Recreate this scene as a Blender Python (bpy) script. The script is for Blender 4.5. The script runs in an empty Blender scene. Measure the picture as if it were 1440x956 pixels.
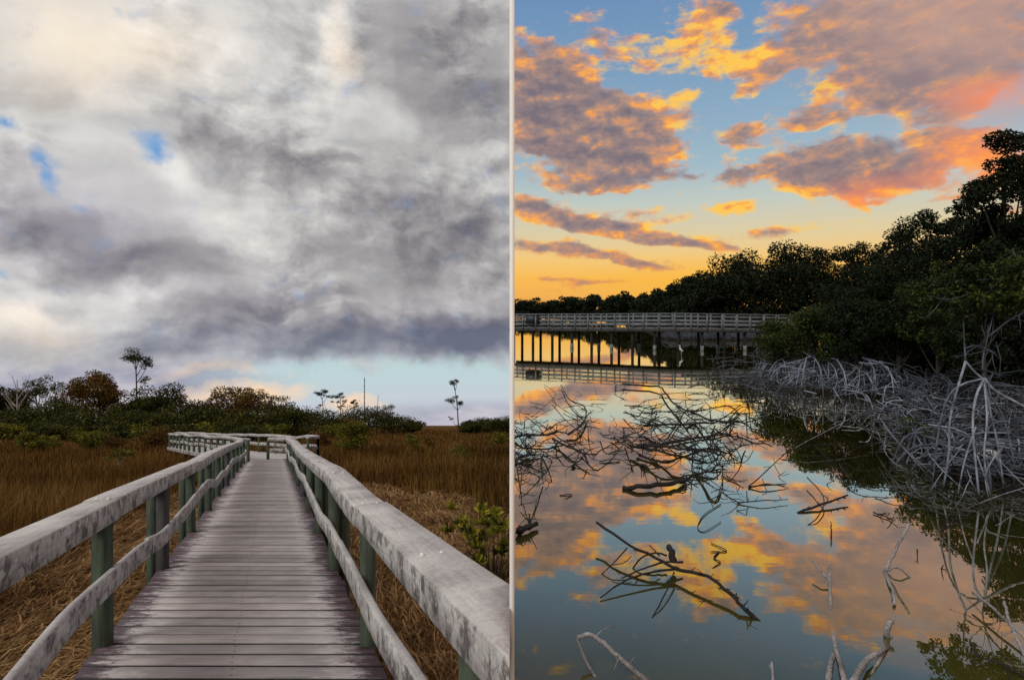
import bpy, bmesh, math, random
import numpy as np
from mathutils import Vector, Matrix

# ------------------------------------------------------------------ camera
sc = bpy.context.scene
COL = sc.collection
F, CX, HY, EYE = 800.0, 720.0, 432.0, 3.2      # focal length in photo pixels, principal column, horizon row, eye height above the pond
cam_d = bpy.data.cameras.new('camera'); cam = bpy.data.objects.new('camera', cam_d); COL.objects.link(cam)
cam.location = (0, 0, EYE); cam.rotation_euler = (math.radians(90), 0, 0)
cam_d.sensor_fit = 'HORIZONTAL'; cam_d.sensor_width = 36.0; cam_d.lens = 36.0 * F / 1440.0
cam_d.shift_y = -(478.0 - HY) / 1440.0
cam_d.clip_start = 0.05; cam_d.clip_end = 9000
sc.camera = cam
sc.view_settings.view_transform = 'Standard'; sc.view_settings.look = 'None'
sc.view_settings.exposure = 0.0; sc.view_settings.gamma = 1.0; sc.view_settings.use_curve_mapping = False
sc.cycles.use_denoising = True
sc.cycles.max_bounces = 6; sc.cycles.transparent_max_bounces = 12
sc.cycles.caustics_reflective = False; sc.cycles.caustics_refractive = False

def lin(r, g, b):
    f = lambda c: (c / 255 / 12.92) if c / 255 <= 0.04045 else ((c / 255 + 0.055) / 1.055) ** 2.4
    return (f(r), f(g), f(b), 1.0)

# ------------------------------------------------------------------ sun (veiled by cloud, from the left over the marsh)
SUN_AZ, SUN_EL = math.radians(-138), math.radians(46)
sd = bpy.data.lights.new('sun', 'SUN'); so = bpy.data.objects.new('sun', sd); COL.objects.link(so)
sd.energy = 1.5; sd.angle = math.radians(24); sd.color = (1.0, 0.93, 0.85)
sdir = Vector((math.sin(SUN_AZ) * math.cos(SUN_EL), math.cos(SUN_AZ) * math.cos(SUN_EL), math.sin(SUN_EL)))
so.rotation_euler = sdir.to_track_quat('Z', 'Y').to_euler(); so.location = (-40, -40, 55)

# ------------------------------------------------------------------ world: storm cloud over the marsh, sunset cloud over the pond
world = bpy.data.worlds.new('World'); sc.world = world; world.use_nodes = True
world.cycles.sampling_method = 'MANUAL'; world.cycles.sample_map_resolution = 256
class G:
    """small helper to write node trees"""
    def __init__(s, tree): s.t = tree; s.n = tree.nodes; s.l = tree.links
    def new(s, kind, **kw):
        n = s.n.new(kind)
        for k, v in kw.items(): setattr(n, k, v)
        return n
    def put(s, sock, v):
        if v is None: return
        if isinstance(v, bpy.types.NodeSocket): s.l.new(v, sock)
        else: sock.default_value = v
    def math(s, op, a, b=None, c=None, clamp=False):
        n = s.new('ShaderNodeMath', operation=op, use_clamp=clamp)
        for i, v in enumerate((a, b, c)): s.put(n.inputs[i], v)
        return n.outputs[0]
    def vmath(s, op, a, b=None, scale=None):
        n = s.new('ShaderNodeVectorMath', operation=op)
        s.put(n.inputs[0], a); s.put(n.inputs[1], b)
        if scale is not None: s.put(n.inputs['Scale'], scale)
        return n.outputs['Value'] if op in ('LENGTH', 'DOT_PRODUCT') else n.outputs[0]
    def noise(s, vec, scale, detail=4, rough=0.55, lac=2.0, dist=0.0, col=False, dim='3D'):
        n = s.new('ShaderNodeTexNoise', noise_dimensions=dim)
        s.put(n.inputs['Vector'], vec); s.put(n.inputs['Scale'], scale); s.put(n.inputs['Detail'], detail)
        s.put(n.inputs['Roughness'], rough); s.put(n.inputs['Lacunarity'], lac); s.put(n.inputs['Distortion'], dist)
        return n.outputs['Color'] if col else n.outputs[0]
    def puff(s, vec, scale, detail=3, rough=0.55, smooth=0.6):
        n = s.new('ShaderNodeTexVoronoi', voronoi_dimensions='2D', feature='SMOOTH_F1', normalize=True)
        s.put(n.inputs['Vector'], vec); s.put(n.inputs['Scale'], scale); s.put(n.inputs['Detail'], detail); s.put(n.inputs['Roughness'], rough); s.put(n.inputs['Smoothness'], smooth)
        return s.math('SUBTRACT', 0.42, n.outputs['Distance'])
    def ramp(s, fac, stops, interp='LINEAR'):
        n = s.new('ShaderNodeValToRGB'); s.put(n.inputs[0], fac); e = n.color_ramp.elements
        n.color_ramp.interpolation = interp
        while len(e) < len(stops): e.new(0.5)
        for el, (p, c) in zip(e, stops):
            el.position = p; el.color = c if len(c) == 4 else (*c, 1)
        return n.outputs[0]
    def mix(s, fac, a, b, blend='MIX'):
        n = s.new('ShaderNodeMix', data_type='RGBA', blend_type=blend)
        s.put(n.inputs[0], fac); s.put(n.inputs[6], a); s.put(n.inputs[7], b)
        return n.outputs[2]
    def rng(s, v, a, b, c=0.0, d=1.0, smooth=True):
        n = s.new('ShaderNodeMapRange', interpolation_type='SMOOTHSTEP' if smooth else 'LINEAR')
        for i, x in enumerate((v, a, b, c, d)): s.put(n.inputs[i], x)
        return n.outputs[0]
    def comb(s, x, y, z):
        n = s.new('ShaderNodeCombineXYZ')
        for i, v in enumerate((x, y, z)): s.put(n.inputs[i], v)
        return n.outputs[0]
    def sep(s, v):
        n = s.new('ShaderNodeSeparateXYZ'); s.put(n.inputs[0], v); return n.outputs

def sky_pos(px, py):
    """photo pixel -> (azimuth, tangent of elevation): the sky is at infinity, a pixel there is a direction"""
    az = math.atan((px - CX) / F); return az, (HY - py) / F * math.cos(az)

def build_world():
    t = world.node_tree; t.nodes.clear(); g = G(t)
    d = g.new('ShaderNodeTexCoord').outputs['Generated']
    x, y, z = g.sep(d)
    hor = g.math('SQRT', g.math('ADD', g.math('MULTIPLY', x, x), g.math('MULTIPLY', y, y)))
    hor = g.math('MAXIMUM', hor, 0.02)
    az = g.math('ARCTAN2', x, y); te = g.math('DIVIDE', z, hor)
    q = g.comb(az, te, 0.0)
    def blobs(vec, lst):
        acc = None
        for (px, py, rx, ry, rot, w) in lst:
            a, e = sky_pos(px, py); c = math.cos(a)
            m = g.new('ShaderNodeMapping', vector_type='TEXTURE'); g.put(m.inputs[0], vec)
            m.inputs[1].default_value = (a, e, 0); m.inputs[2].default_value = (0, 0, -math.radians(rot))
            m.inputs[3].default_value = (rx * c * c / F, ry * c / F, 1)
            gr = g.new('ShaderNodeTexGradient', gradient_type='SPHERICAL'); g.put(gr.inputs[0], m.outputs[0])
            acc = g.math('MULTIPLY', gr.outputs[1], w) if acc is None else g.math('MULTIPLY_ADD', gr.outputs[1], w, acc)
        return acc
    # ---------------- pond side: sunset
    pl = g.vmath('SCALE', g.comb(x, y, 0.0), scale=g.math('DIVIDE', 1.0, g.math('ADD', g.math('MAXIMUM', z, 0.0), 0.16)))
    qn = g.comb(g.math('MULTIPLY', az, 1.0), g.math('MULTIPLY', te, 1.7), 0.3)
    w1 = g.noise(qn, 9.0, 4, 0.6, col=True)
    w1 = g.vmath('SUBTRACT', w1, (0.5, 0.5, 0.5))
    qa = g.vmath('ADD', q, g.vmath('MULTIPLY', w1, (0.16, 0.10, 0.0)))
    body = blobs(qa, [
        (758, 135, 130, 95, 15, 1.2), (835, 185, 150, 80, 25, 1.25), (918, 180, 66, 62, -30, 1.0), (790, 85, 80, 40, 30, .5), (850, 215, 120, 50, 15, .6), (880, 232, 60, 24, 10, .5), (745, 205, 60, 40, 0, .5),
        (985, 42, 95, 62, 60, .95), (905, 80, 100, 40, 15, .62), (845, 40, 70, 40, 40, .45), (1000, 105, 34, 36, 0, .5), (1062, 85, 70, 28, 15, .7),
        (1180, 50, 180, 100, 10, 1.0), (1360, 60, 220, 120, 0, 1.25), (1250, 140, 170, 46, 8, .7), (1060, 122, 36, 20, 0, .65),
        (1162, 122, 40, 16, -10, .45), (955, 146, 36, 26, 20, .4), (1050, 190, 66, 30, 4, .85), (1140, 158, 70, 34, 15, .6),
        (1140, 242, 170, 38, 4, 1.25), (1240, 252, 100, 38, 0, 1.0), (1030, 236, 46, 22, 10, .6), (1216, 292, 22, 26, 0, .65), (1130, 205, 50, 22, 0, .45),
        (1300, 205, 150, 36, 0, .5), (1370, 225, 110, 60, 0, .7), (780, 252, 90, 24, 8, .75), (840, 262, 60, 20, 5, .6),
        (1430, 270, 70, 50, 0, .5)])
    flat = g.vmath('ADD', q, g.vmath('MULTIPLY', w1, (0.08, 0.030, 0.0)))
    bands = blobs(flat, [
        (770, 300, 170, 22, 11, 1.1), (890, 328, 150, 17, 11, 1.0), (980, 343, 110, 9, 5, .6), (800, 352, 170, 15, 9, .8), (910, 372, 110, 11, 8, .7),
        (790, 394, 130, 6, 3, .4), (760, 408, 120, 5, 0, .3), (1010, 296, 90, 14, -4, .52), (965, 246, 50, 12, 0, .5), (1040, 294, 40, 14, 0, .5), (905, 300, 60, 12, 0, .5),
        (1090, 326, 140, 12, -3, .5), (960, 310, 70, 10, 0, .45), (1240, 285, 60, 6, -6, .3), (1345, 278, 50, 7, -4, .4)])
    fb = g.noise(pl, 1.6, 9, 0.60, dim='2D')
    fb = g.math('SUBTRACT', fb, 0.5)
    nz = g.noise(qn, 22.0, 8, 0.60, dim='2D'); nz = g.math('SUBTRACT', nz, 0.5)
    qw = g.vmath('ADD', qn, g.vmath('MULTIPLY', w1, (0.05, 0.05, 0.0)))
    pf = g.puff(qw, 15.0, 3, 0.6)
    pf2 = g.puff(g.vmath('ADD', qw, (-0.006, -0.020, 0)), 15.0, 3, 0.6)
    under = g.math('SUBTRACT', pf, pf2)                       # >0 where the cloud faces the sun below the horizon
    shape = g.math('ADD', g.math('MULTIPLY', fb, 0.80), g.math('ADD', g.math('MULTIPLY', nz, 1.15), g.math('MULTIPLY', pf, 1.15)))
    behind = g.math('ADD', g.rng(y, 0.15, -0.3, 0.0, 0.30), g.rng(te, 0.50, 0.80, 0.0, 0.30))
    dens = g.math('ADD', g.math('ADD', g.math('MULTIPLY', body, 1.15), behind), shape)
    dens = g.math('SUBTRACT', g.math('ADD', dens, g.math('MULTIPLY', bands, 1.25)), 0.28)
    hot = blobs(q, [(985, 75, 120, 90, 0, .6), (900, 95, 90, 45, 0, .4), (1060, 95, 80, 45, 0, .5), (1050, 190, 70, 35, 0, .2), (1160, 125, 60, 30, 0, .5),
                    (1160, 165, 80, 40, 0, .3), (1200, 292, 130, 36, 0, .5), (725, 185, 30, 20, 0, .5), (1040, 300, 220, 50, 0, .8), (955, 150, 60, 40, 0, .6), (1330, 240, 130, 60, 0, .35),
                    (950, 195, 30, 50, 0, .25)])
    hot = g.math('ADD', hot, g.rng(te, 0.48, 0.70, 0.0, 0.45))
    thick = g.math('SUBTRACT', 1.0, g.math('EXPONENT', g.math('MULTIPLY', g.math('MAXIMUM', dens, -0.5), -1.5)))
    coord = g.math('ADD', g.math('SUBTRACT', g.math('MULTIPLY', thick, 0.80), g.math('MULTIPLY', hot, 0.7)), 0.02)
    coord = g.math('SUBTRACT', coord, g.math('MULTIPLY', under, 2.0))
    coord = g.math('SUBTRACT', coord, g.math('MULTIPLY', nz, 0.55))
    coord = g.math('ADD', coord, g.math('MULTIPLY', g.math('SUBTRACT', g.noise(qn, 12.0, 5, 0.6, dim='2D'), 0.5), 0.75))
    ccol = g.ramp(coord, [(0.0, lin(255, 200, 84)), (0.12, lin(252, 174, 78)), (0.25, lin(228, 156, 100)), (0.42, lin(186, 144, 124)), (0.62, lin(154, 132, 130)), (1.0, lin(124, 114, 124))])
    warm = blobs(q, [(1400, 135, 120, 36, 8, 1.2), (1390, 230, 130, 90, 0, .9), (1200, 285, 80, 20, 0, .8), (1240, 262, 120, 26, 0, .5)])
    ccol = g.mix(g.math('MULTIPLY', warm, 0.85, clamp=True), ccol, lin(255, 138, 84))
    low = g.rng(te, 0.14, 0.02, 0.0, 1.0)
    ccol = g.mix(g.math('MULTIPLY', low, 0.45), ccol, lin(214, 138, 84))
    sky = g.ramp(g.rng(te, -0.02, 0.62, 0, 1, smooth=False), [
        (0.0, lin(214, 150, 96)), (0.06, lin(246, 176, 76)), (0.11, lin(252, 186, 70)), (0.16, lin(248, 200, 112)), (0.215, lin(228, 206, 156)), (0.31, lin(196, 204, 194)), (0.40, lin(164, 188, 200)), (0.50, lin(146, 176, 198)),
        (0.67, lin(126, 160, 192)), (0.85, lin(112, 148, 188)), (1.0, lin(98, 128, 172))])
    glow = blobs(q, [(985, 398, 200, 42, 0, 1.0)])
    sky = g.mix(g.math('MULTIPLY', glow, 0.7, clamp=True), sky, lin(255, 186, 36))
    ns = g.new('ShaderNodeTexSky', sky_type='NISHITA', sun_disc=False)
    ns.sun_elevation = SUN_EL; ns.sun_rotation = SUN_AZ
    ns.air_density = 1.0; ns.dust_density = 1.0; ns.ozone_density = 1.5
    sky = g.mix(0.06, sky, g.vmath('SCALE', ns.outputs[0], scale=0.10))
    alpha = g.math('MULTIPLY', g.rng(dens, 0.04, 0.55), g.rng(dens, 0.0, 1.1, 0.88, 1.0))
    right = g.mix(alpha, sky, ccol)
    veil = blobs(q, [(1340, 40, 330, 150, 10, 1.5), (1430, 120, 160, 110, 0, .6)])
    veilc = g.mix(g.rng(fb, -0.2, 0.2), lin(168, 142, 140), lin(206, 166, 148))
    right = g.mix(g.math('MULTIPLY', g.math('ADD', veil, g.math('MULTIPLY', fb, 0.8)), g.math('MULTIPLY', g.rng(veil, 0.0, 0.3), 0.55), clamp=True), right, g.mix(g.math('MULTIPLY', warm, 0.7, clamp=True), veilc, lin(250, 146, 104)))
    # ---------------- marsh side: storm cloud
    ze = g.math('MAXIMUM', g.math('ADD', te, 0.215), 0.0)
    pm = g.vmath('SCALE', g.comb(x, y, 0.0), scale=g.math('DIVIDE', 1.0, g.math('ADD', ze, 0.24)))
    m1 = g.vmath('SUBTRACT', g.noise(q, 7.0, 5, 0.58, col=True), (0.5, 0.5, 0.5))
    ql = g.vmath('ADD', q, g.vmath('MULTIPLY', m1, (0.15, 0.11, 0.0)))
    dark = blobs(ql, [
        (620, 70, 190, 150, 20, .95), (700, 170, 170, 80, 0, .7), (310, 195, 110, 62, 20, .8), (430, 232, 100, 46, 10, .7), (60, 120, 90, 40, 0, .45),
        (170, 350, 200, 64, 0, .95), (40, 305, 130, 70, 0, .65), (350, 432, 190, 50, -4, 1.0), (610, 390, 230, 110, 0, .75), (540, 290, 170, 90, 0, .6), (660, 320, 150, 110, 0, .6), (500, 200, 120, 60, 0, .35), (400, 330, 150, 60, 10, .35),
        (560, 474, 330, 40, 0, 1.35), (420, 60, 60, 60, 0, .35), (280, 372, 150, 40, 0, .5), (240, 490, 130, 22, 0, .6), (690, 470, 140, 50, 0, 1.0)])
    light = blobs(ql, [
        (110, 55, 180, 110, 10, .9), (270, 50, 160, 80, 0, .6), (470, 55, 46, 90, 10, .8), (40, 450, 130, 62, 0, .9), (235, 240, 70, 34, 20, .8), (330, 310, 110, 50, 30, .6),
        (560, 160, 80, 40, 20, .5), (120, 200, 110, 40, 0, .4), (190, 405, 130, 24, 0, .35), (650, 420, 50, 30, 0, .35), (470, 150, 50, 60, 0, .4)])
    n_a = g.noise(pm, 1.15, 8, 0.55, dim='2D')
    n_c = g.noise(q, 15.0, 7, 0.60, dim='2D')
    pv = g.vmath('ADD', g.vmath('MULTIPLY', q, (1.0, 1.5, 0.0)), g.vmath('MULTIPLY', m1, (0.10, 0.10, 0.0)))
    pa = g.puff(pv, 8.0, 4, 0.56, 0.9); pb = g.puff(g.vmath('ADD', pv, (-0.016, 0.024, 0)), 8.0, 4, 0.56, 0.9)
    relief = g.math('SUBTRACT', pa, pb)                       # lit from the upper left
    crisp = g.rng(g.noise(q, 4.0, 3, 0.5, dim='2D'), 0.36, 0.62, 0.25, 1.0)
    val = g.math('SUBTRACT', g.math('MULTIPLY', light, 0.37), g.math('MULTIPLY', dark, 0.40))
    val = g.math('ADD', val, g.math('MULTIPLY', g.math('SUBTRACT', n_a, 0.5), 0.20))
    val = g.math('ADD', val, g.math('MULTIPLY', g.math('MULTIPLY', relief, crisp), 1.25))
    val = g.math('ADD', val, g.math('MULTIPLY', g.math('MULTIPLY', g.math('SUBTRACT', n_c, 0.5), crisp), 0.30))
    val = g.math('ADD', val, 0.625)
    cl = g.ramp(val, [(0.0, lin(98, 98, 108)), (0.22, lin(134, 131, 136)), (0.42, lin(168, 165, 166)), (0.60, lin(200, 198, 196)), (0.78, lin(225, 222, 218)), (1.0, lin(250, 246, 240))])
    peach = blobs(ql, [(110, 60, 170, 110, 0, .9), (250, 60, 120, 70, 0, .4), (55, 465, 110, 50, 0, .9), (475, 60, 40, 70, 0, .7), (345, 548, 110, 17, -4, 1.1), (300, 520, 120, 10, 0, .5), (490, 572, 70, 12, 0, 1.0)])
    clear = blobs(ql, [(200, 212, 46, 32, 20, 1.5), (72, 235, 36, 44, 0, 1.2), (32, 165, 26, 20, 0, 1.0), (6, 388, 40, 20, 0, 1.2), (436, 414, 26, 16, 0, .9), (110, 288, 22, 14, 0, .8)])
    clear = g.math('ADD', clear, g.math('MULTIPLY', g.math('SUBTRACT', n_c, 0.56), 2.4))
    lavm = blobs(q, [(110, 320, 260, 130, 0, 1.0), (330, 430, 200, 80, 0, .7), (620, 460, 200, 60, 0, .8)])
    cl = g.mix(g.math('MULTIPLY', lavm, 0.55, clamp=True), cl, g.mix(1.0, cl, lin(238, 234, 255), 'MULTIPLY'))
    cl = g.mix(g.math('MULTIPLY', peach, 0.55, clamp=True), cl, lin(250, 222, 182))
    cl = g.mix(g.math('MULTIPLY', g.rng(g.math('ADD', clear, g.math('MULTIPLY', relief, -1.6)), 0.05, 1.5), 0.95), cl, lin(106, 158, 212))
    # clear strip over the marsh
    strip = g.ramp(g.rng(te, -0.22, -0.03, 0, 1, smooth=False), [(0.0, lin(202, 196, 206)), (0.14, lin(186, 184, 198)), (0.34, lin(196, 206, 214)), (0.65, lin(188, 214, 216)), (1.0, lin(176, 206, 220))])
    lav = blobs(flat, [(80, 555, 420, 80, 0, 2.2), (280, 580, 200, 24, 0, .8), (680, 580, 200, 20, 0, .9), (200, 510, 200, 26, 0, 1.0), (430, 500, 120, 10, -4, .7)])
    lavc = g.mix(g.rng(g.noise(pm, 2.2, 6, 0.55, dim='2D'), 0.35, 0.65), lin(158, 160, 178), lin(206, 200, 206))
    strip = g.mix(g.math('MULTIPLY', lav, 0.9, clamp=True), strip, lavc)
    strip = g.mix(g.math('MULTIPLY', g.math('ADD', peach, g.math('MULTIPLY', g.math('SUBTRACT', n_c, 0.5), 1.2)), g.math('GREATER_THAN', peach, 0.02), clamp=True), strip, lin(252, 218, 180))
    edge = g.math('ADD', te, g.math('ADD', g.math('MULTIPLY', g.math('SUBTRACT', n_c, 0.5), 0.07), g.math('MULTIPLY', az, 0.03)))
    left = g.mix(g.rng(edge, -0.118, -0.078), strip, cl)
    blue_under = g.math('MULTIPLY', g.rng(te, 0.0, -0.06, 0, 1), 0.35)
    left = g.mix(g.math('MULTIPLY', blue_under, g.rng(edge, -0.118, -0.078)), left, lin(120, 134, 160))
    bl = g.new('ShaderNodeBackground'); g.put(bl.inputs[0], left)
    br = g.new('ShaderNodeBackground'); g.put(br.inputs[0], right)
    mx = g.new('ShaderNodeMixShader'); g.put(mx.inputs[0], g.math('GREATER_THAN', x, 0.0))
    g.l.new(bl.outputs[0], mx.inputs[1]); g.l.new(br.outputs[0], mx.inputs[2])
    g.l.new(mx.outputs[0], g.new('ShaderNodeOutputWorld').inputs[0])
build_world()

# ------------------------------------------------------------------ helpers
R = random.Random(7)
def px_at(px, py, Y):
    """point on the ray of a photo pixel at depth Y"""
    return Vector(((px - CX) / F * Y, Y, EYE - (py - HY) / F * Y))
def on_water(px, py, z=0.0):
    return px_at(px, py, (EYE - z) * F / (py - HY))
SL = (598.0 - HY) / F                       # the marsh side falls away from the camera at this gradient
DECK, MARSH = 1.6, 2.4                      # eye above deck and above marsh, at the camera
def deck_x(Y): return -0.2775 - 0.42 * Y
def deck_pt(off, Y, h=0.0): return Vector((deck_x(Y) + off, Y, EYE - DECK - SL * Y + h))
def marsh_z(X, Y): return EYE - MARSH - SL * Y + 0.05 * math.sin(X * 0.31 + Y * 0.17) * math.sin(Y * 0.23 - X * 0.11)
def on_marsh(px, py):
    Y = MARSH * F / (py - 598.0); X = (px - CX) / F * Y
    return Vector((X, Y, marsh_z(X, Y)))
def marsh_px(px, Y):
    X = (px - CX) / F * Y; return Vector((X, Y, marsh_z(X, Y)))

def mesh_np(name, V, faces, mat, parent=None, smooth=False, loc=(0, 0, 0)):
    """faces: list of index arrays (n,3) or (n,4)"""
    V = np.asarray(V, dtype=np.float32).reshape(-1, 3)
    faces = [np.asarray(f, dtype=np.int32) for f in faces if len(f)]
    me = bpy.data.meshes.new(name)
    nl = sum(f.size for f in faces); nf = sum(len(f) for f in faces)
    me.vertices.add(len(V)); me.vertices.foreach_set('co', V.ravel())
    me.loops.add(nl); me.loops.foreach_set('vertex_index', np.concatenate([f.ravel() for f in faces]))
    st = []; off = 0
    for f in faces:
        st.append(off + np.arange(len(f), dtype=np.int32) * f.shape[1]); off += f.size
    me.polygons.add(nf); me.polygons.foreach_set('loop_start', np.concatenate(st))
    if smooth: me.polygons.foreach_set('use_smooth', np.ones(nf, dtype=bool))
    me.update(calc_edges=True)
    if mat is not None: me.materials.append(mat)
    o = bpy.data.objects.new(name, me); COL.objects.link(o); o.location = loc
    if parent is not None: o.parent = parent
    return o
def link_mesh(name, me, parent=None, loc=(0, 0, 0)):
    o = bpy.data.objects.new(name, me); COL.objects.link(o); o.location = loc
    if parent is not None: o.parent = parent
    return o
def tag(o, label=None, cat=None, group=None, kind=None):
    if label: o['label'] = label
    if cat: o['category'] = cat
    if group: o['group'] = group
    if kind: o['kind'] = kind
    return o
def thing(name, label, cat, loc=(0, 0, 0), group=None):
    o = bpy.data.objects.new(name, None); COL.objects.link(o); o.location = loc; o.empty_display_size = 0.2
    return tag(o, label, cat, group)

def smooth_path(P, n):
    """Catmull-Rom through the points"""
    P = [np.array(p, float) for p in P]
    if len(P) == 2: P = [P[0], P[0] * .5 + P[1] * .5, P[1]]
    Q = [2 * P[0] - P[1]] + P + [2 * P[-1] - P[-2]]
    out = []; m = len(P) - 1
    for i in range(n + 1):
        t = i / n * m; k = min(int(t), m - 1); u = t - k
        a, b, c, d = Q[k], Q[k + 1], Q[k + 2], Q[k + 3]
        out.append(0.5 * (2 * b + (c - a) * u + (2 * a - 5 * b + 4 * c - d) * u * u + (3 * b - a - 3 * c + d) * u ** 3))
    return np.array(out)
class Geo:
    def __init__(s): s.V = []; s.Q = []; s.T = []; s.n = 0
    def add(s, V, Q=None, T=None):
        s.V.append(np.asarray(V, float))
        if Q is not None and len(Q): s.Q.append(np.asarray(Q) + s.n)
        if T is not None and len(T): s.T.append(np.asarray(T) + s.n)
        s.n += len(V)
    def tube(s, P, rad, sides=6, cap=True, jit=0.0, rng=None):
        P = np.asarray(P, float); n = len(P); rad = np.broadcast_to(np.asarray(rad, float), (n,))
        T = np.gradient(P, axis=0); T /= np.linalg.norm(T, axis=1, keepdims=True) + 1e-9
        ref = np.array([0.0, 0.0, 1.0]) if abs(T[0][2]) < 0.8 else np.array([1.0, 0.0, 0.0])
        a = np.linspace(0, 2 * np.pi, sides, endpoint=False)
        V = np.zeros((n, sides, 3)); N = ref - T[0] * (T[0] @ ref); N /= np.linalg.norm(N) + 1e-9
        for i in range(n):
            N = N - T[i] * (T[i] @ N); N /= np.linalg.norm(N) + 1e-9
            B = np.cross(T[i], N); rr = rad[i]
            k = 1.0 if jit == 0 else 1 + (rng.random(sides) - 0.5) * jit
            V[i] = P[i] + (np.cos(a) * rr * k)[:, None] * N + (np.sin(a) * rr * k)[:, None] * B
        i0 = (np.arange(n - 1)[:, None] * sides + np.arange(sides)[None]).ravel()
        i1 = (np.arange(n - 1)[:, None] * sides + (np.arange(sides)[None] + 1) % sides).ravel()
        Q = np.stack([i0, i1, i1 + sides, i0 + sides], 1)
        W = V.reshape(-1, 3); Tt = []
        if cap:
            W = np.vstack([W, P[:1], P[-1:]]); c0, c1 = n * sides, n * sides + 1; b = (n - 1) * sides
            for k in range(sides):
                Tt.append((c0, (k + 1) % sides, k)); Tt.append((c1, b + k, b + (k + 1) % sides))
        s.add(W, Q, Tt)
    def box(s, a, b):
        (x0, y0, z0), (x1, y1, z1) = a, b
        V = [(x0, y0, z0), (x1, y0, z0), (x1, y1, z0), (x0, y1, z0), (x0, y0, z1), (x1, y0, z1), (x1, y1, z1), (x0, y1, z1)]
        s.add(V, [(0, 3, 2, 1), (4, 5, 6, 7), (0, 1, 5, 4), (1, 2, 6, 5), (2, 3, 7, 6), (3, 0, 4, 7)])
    def sweep(s, P, w, h, lat=None, cham=0.012):
        """timber of width w, height h along P (P is the middle of its top face); lat: sideways direction"""
        P = np.asarray(P, float); n = len(P)
        T = np.gradient(P, axis=0); T[:, 2] = 0; T /= np.linalg.norm(T, axis=1, keepdims=True)
        L = np.stack([T[:, 1], -T[:, 0], np.zeros(n)], 1) if lat is None else np.broadcast_to(np.asarray(lat, float), (n, 3))
        c = cham; prof = [(-w / 2 + c, 0), (w / 2 - c, 0), (w / 2, -c), (w / 2, -h + c), (w / 2 - c, -h), (-w / 2 + c, -h), (-w / 2, -h + c), (-w / 2, -c)]
        k = len(prof); V = np.zeros((n, k, 3))
        for j, (u, v) in enumerate(prof): V[:, j] = P + L * u + np.array([0, 0, 1.0]) * v
        i0 = (np.arange(n - 1)[:, None] * k + np.arange(k)[None]).ravel(); i1 = (np.arange(n - 1)[:, None] * k + (np.arange(k)[None] + 1) % k).ravel()
        Q = np.stack([i0, i0 + k, i1 + k, i1], 1)
        W = np.vstack([V.reshape(-1, 3), V[0].mean(0)[None], V[-1].mean(0)[None]]); c0, c1 = n * k, n * k + 1; b = (n - 1) * k; Tt = []
        for q in range(k): Tt.append((c0, q, (q + 1) % k)); Tt.append((c1, b + (q + 1) % k, b + q))
        s.add(W, Q, Tt)
    def build(s, name, mat, parent=None, smooth=False, loc=(0, 0, 0)):
        V = np.vstack(s.V) - np.asarray(loc, float)
        return mesh_np(name, V, ([np.vstack(s.Q)] if s.Q else []) + ([np.vstack(s.T)] if s.T else []), mat, parent, smooth, loc)

# ------------------------------------------------------------------ materials
def material(name):
    m = bpy.data.materials.new(name); m.use_nodes = True; t = m.node_tree; t.nodes.clear()
    g = G(t); out = g.new('ShaderNodeOutputMaterial'); return m, g, out
def principled(g, out, col, rough=0.8, bump=None, bump_str=0.3, bump_dist=0.02, spec=0.3):
    p = g.new('ShaderNodeBsdfPrincipled'); g.put(p.inputs['Base Color'], col); g.put(p.inputs['Roughness'], rough)
    g.put(p.inputs['Specular IOR Level'], spec)
    if bump is not None:
        b = g.new('ShaderNodeBump'); g.put(b.inputs['Height'], bump); b.inputs['Strength'].default_value = bump_str; b.inputs['Distance'].default_value = bump_dist
        g.l.new(b.outputs[0], p.inputs['Normal'])
    g.l.new(p.outputs[0], out.inputs[0]); return p
def objco(g): return g.new('ShaderNodeTexCoord').outputs['Object']
def geopos(g): return g.new('ShaderNodeNewGeometry').outputs['Position']
def scaled(g, v, s): return g.vmath('MULTIPLY', v, s)
def orand(g): return g.new('ShaderNodeObjectInfo').outputs['Random']

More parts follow.
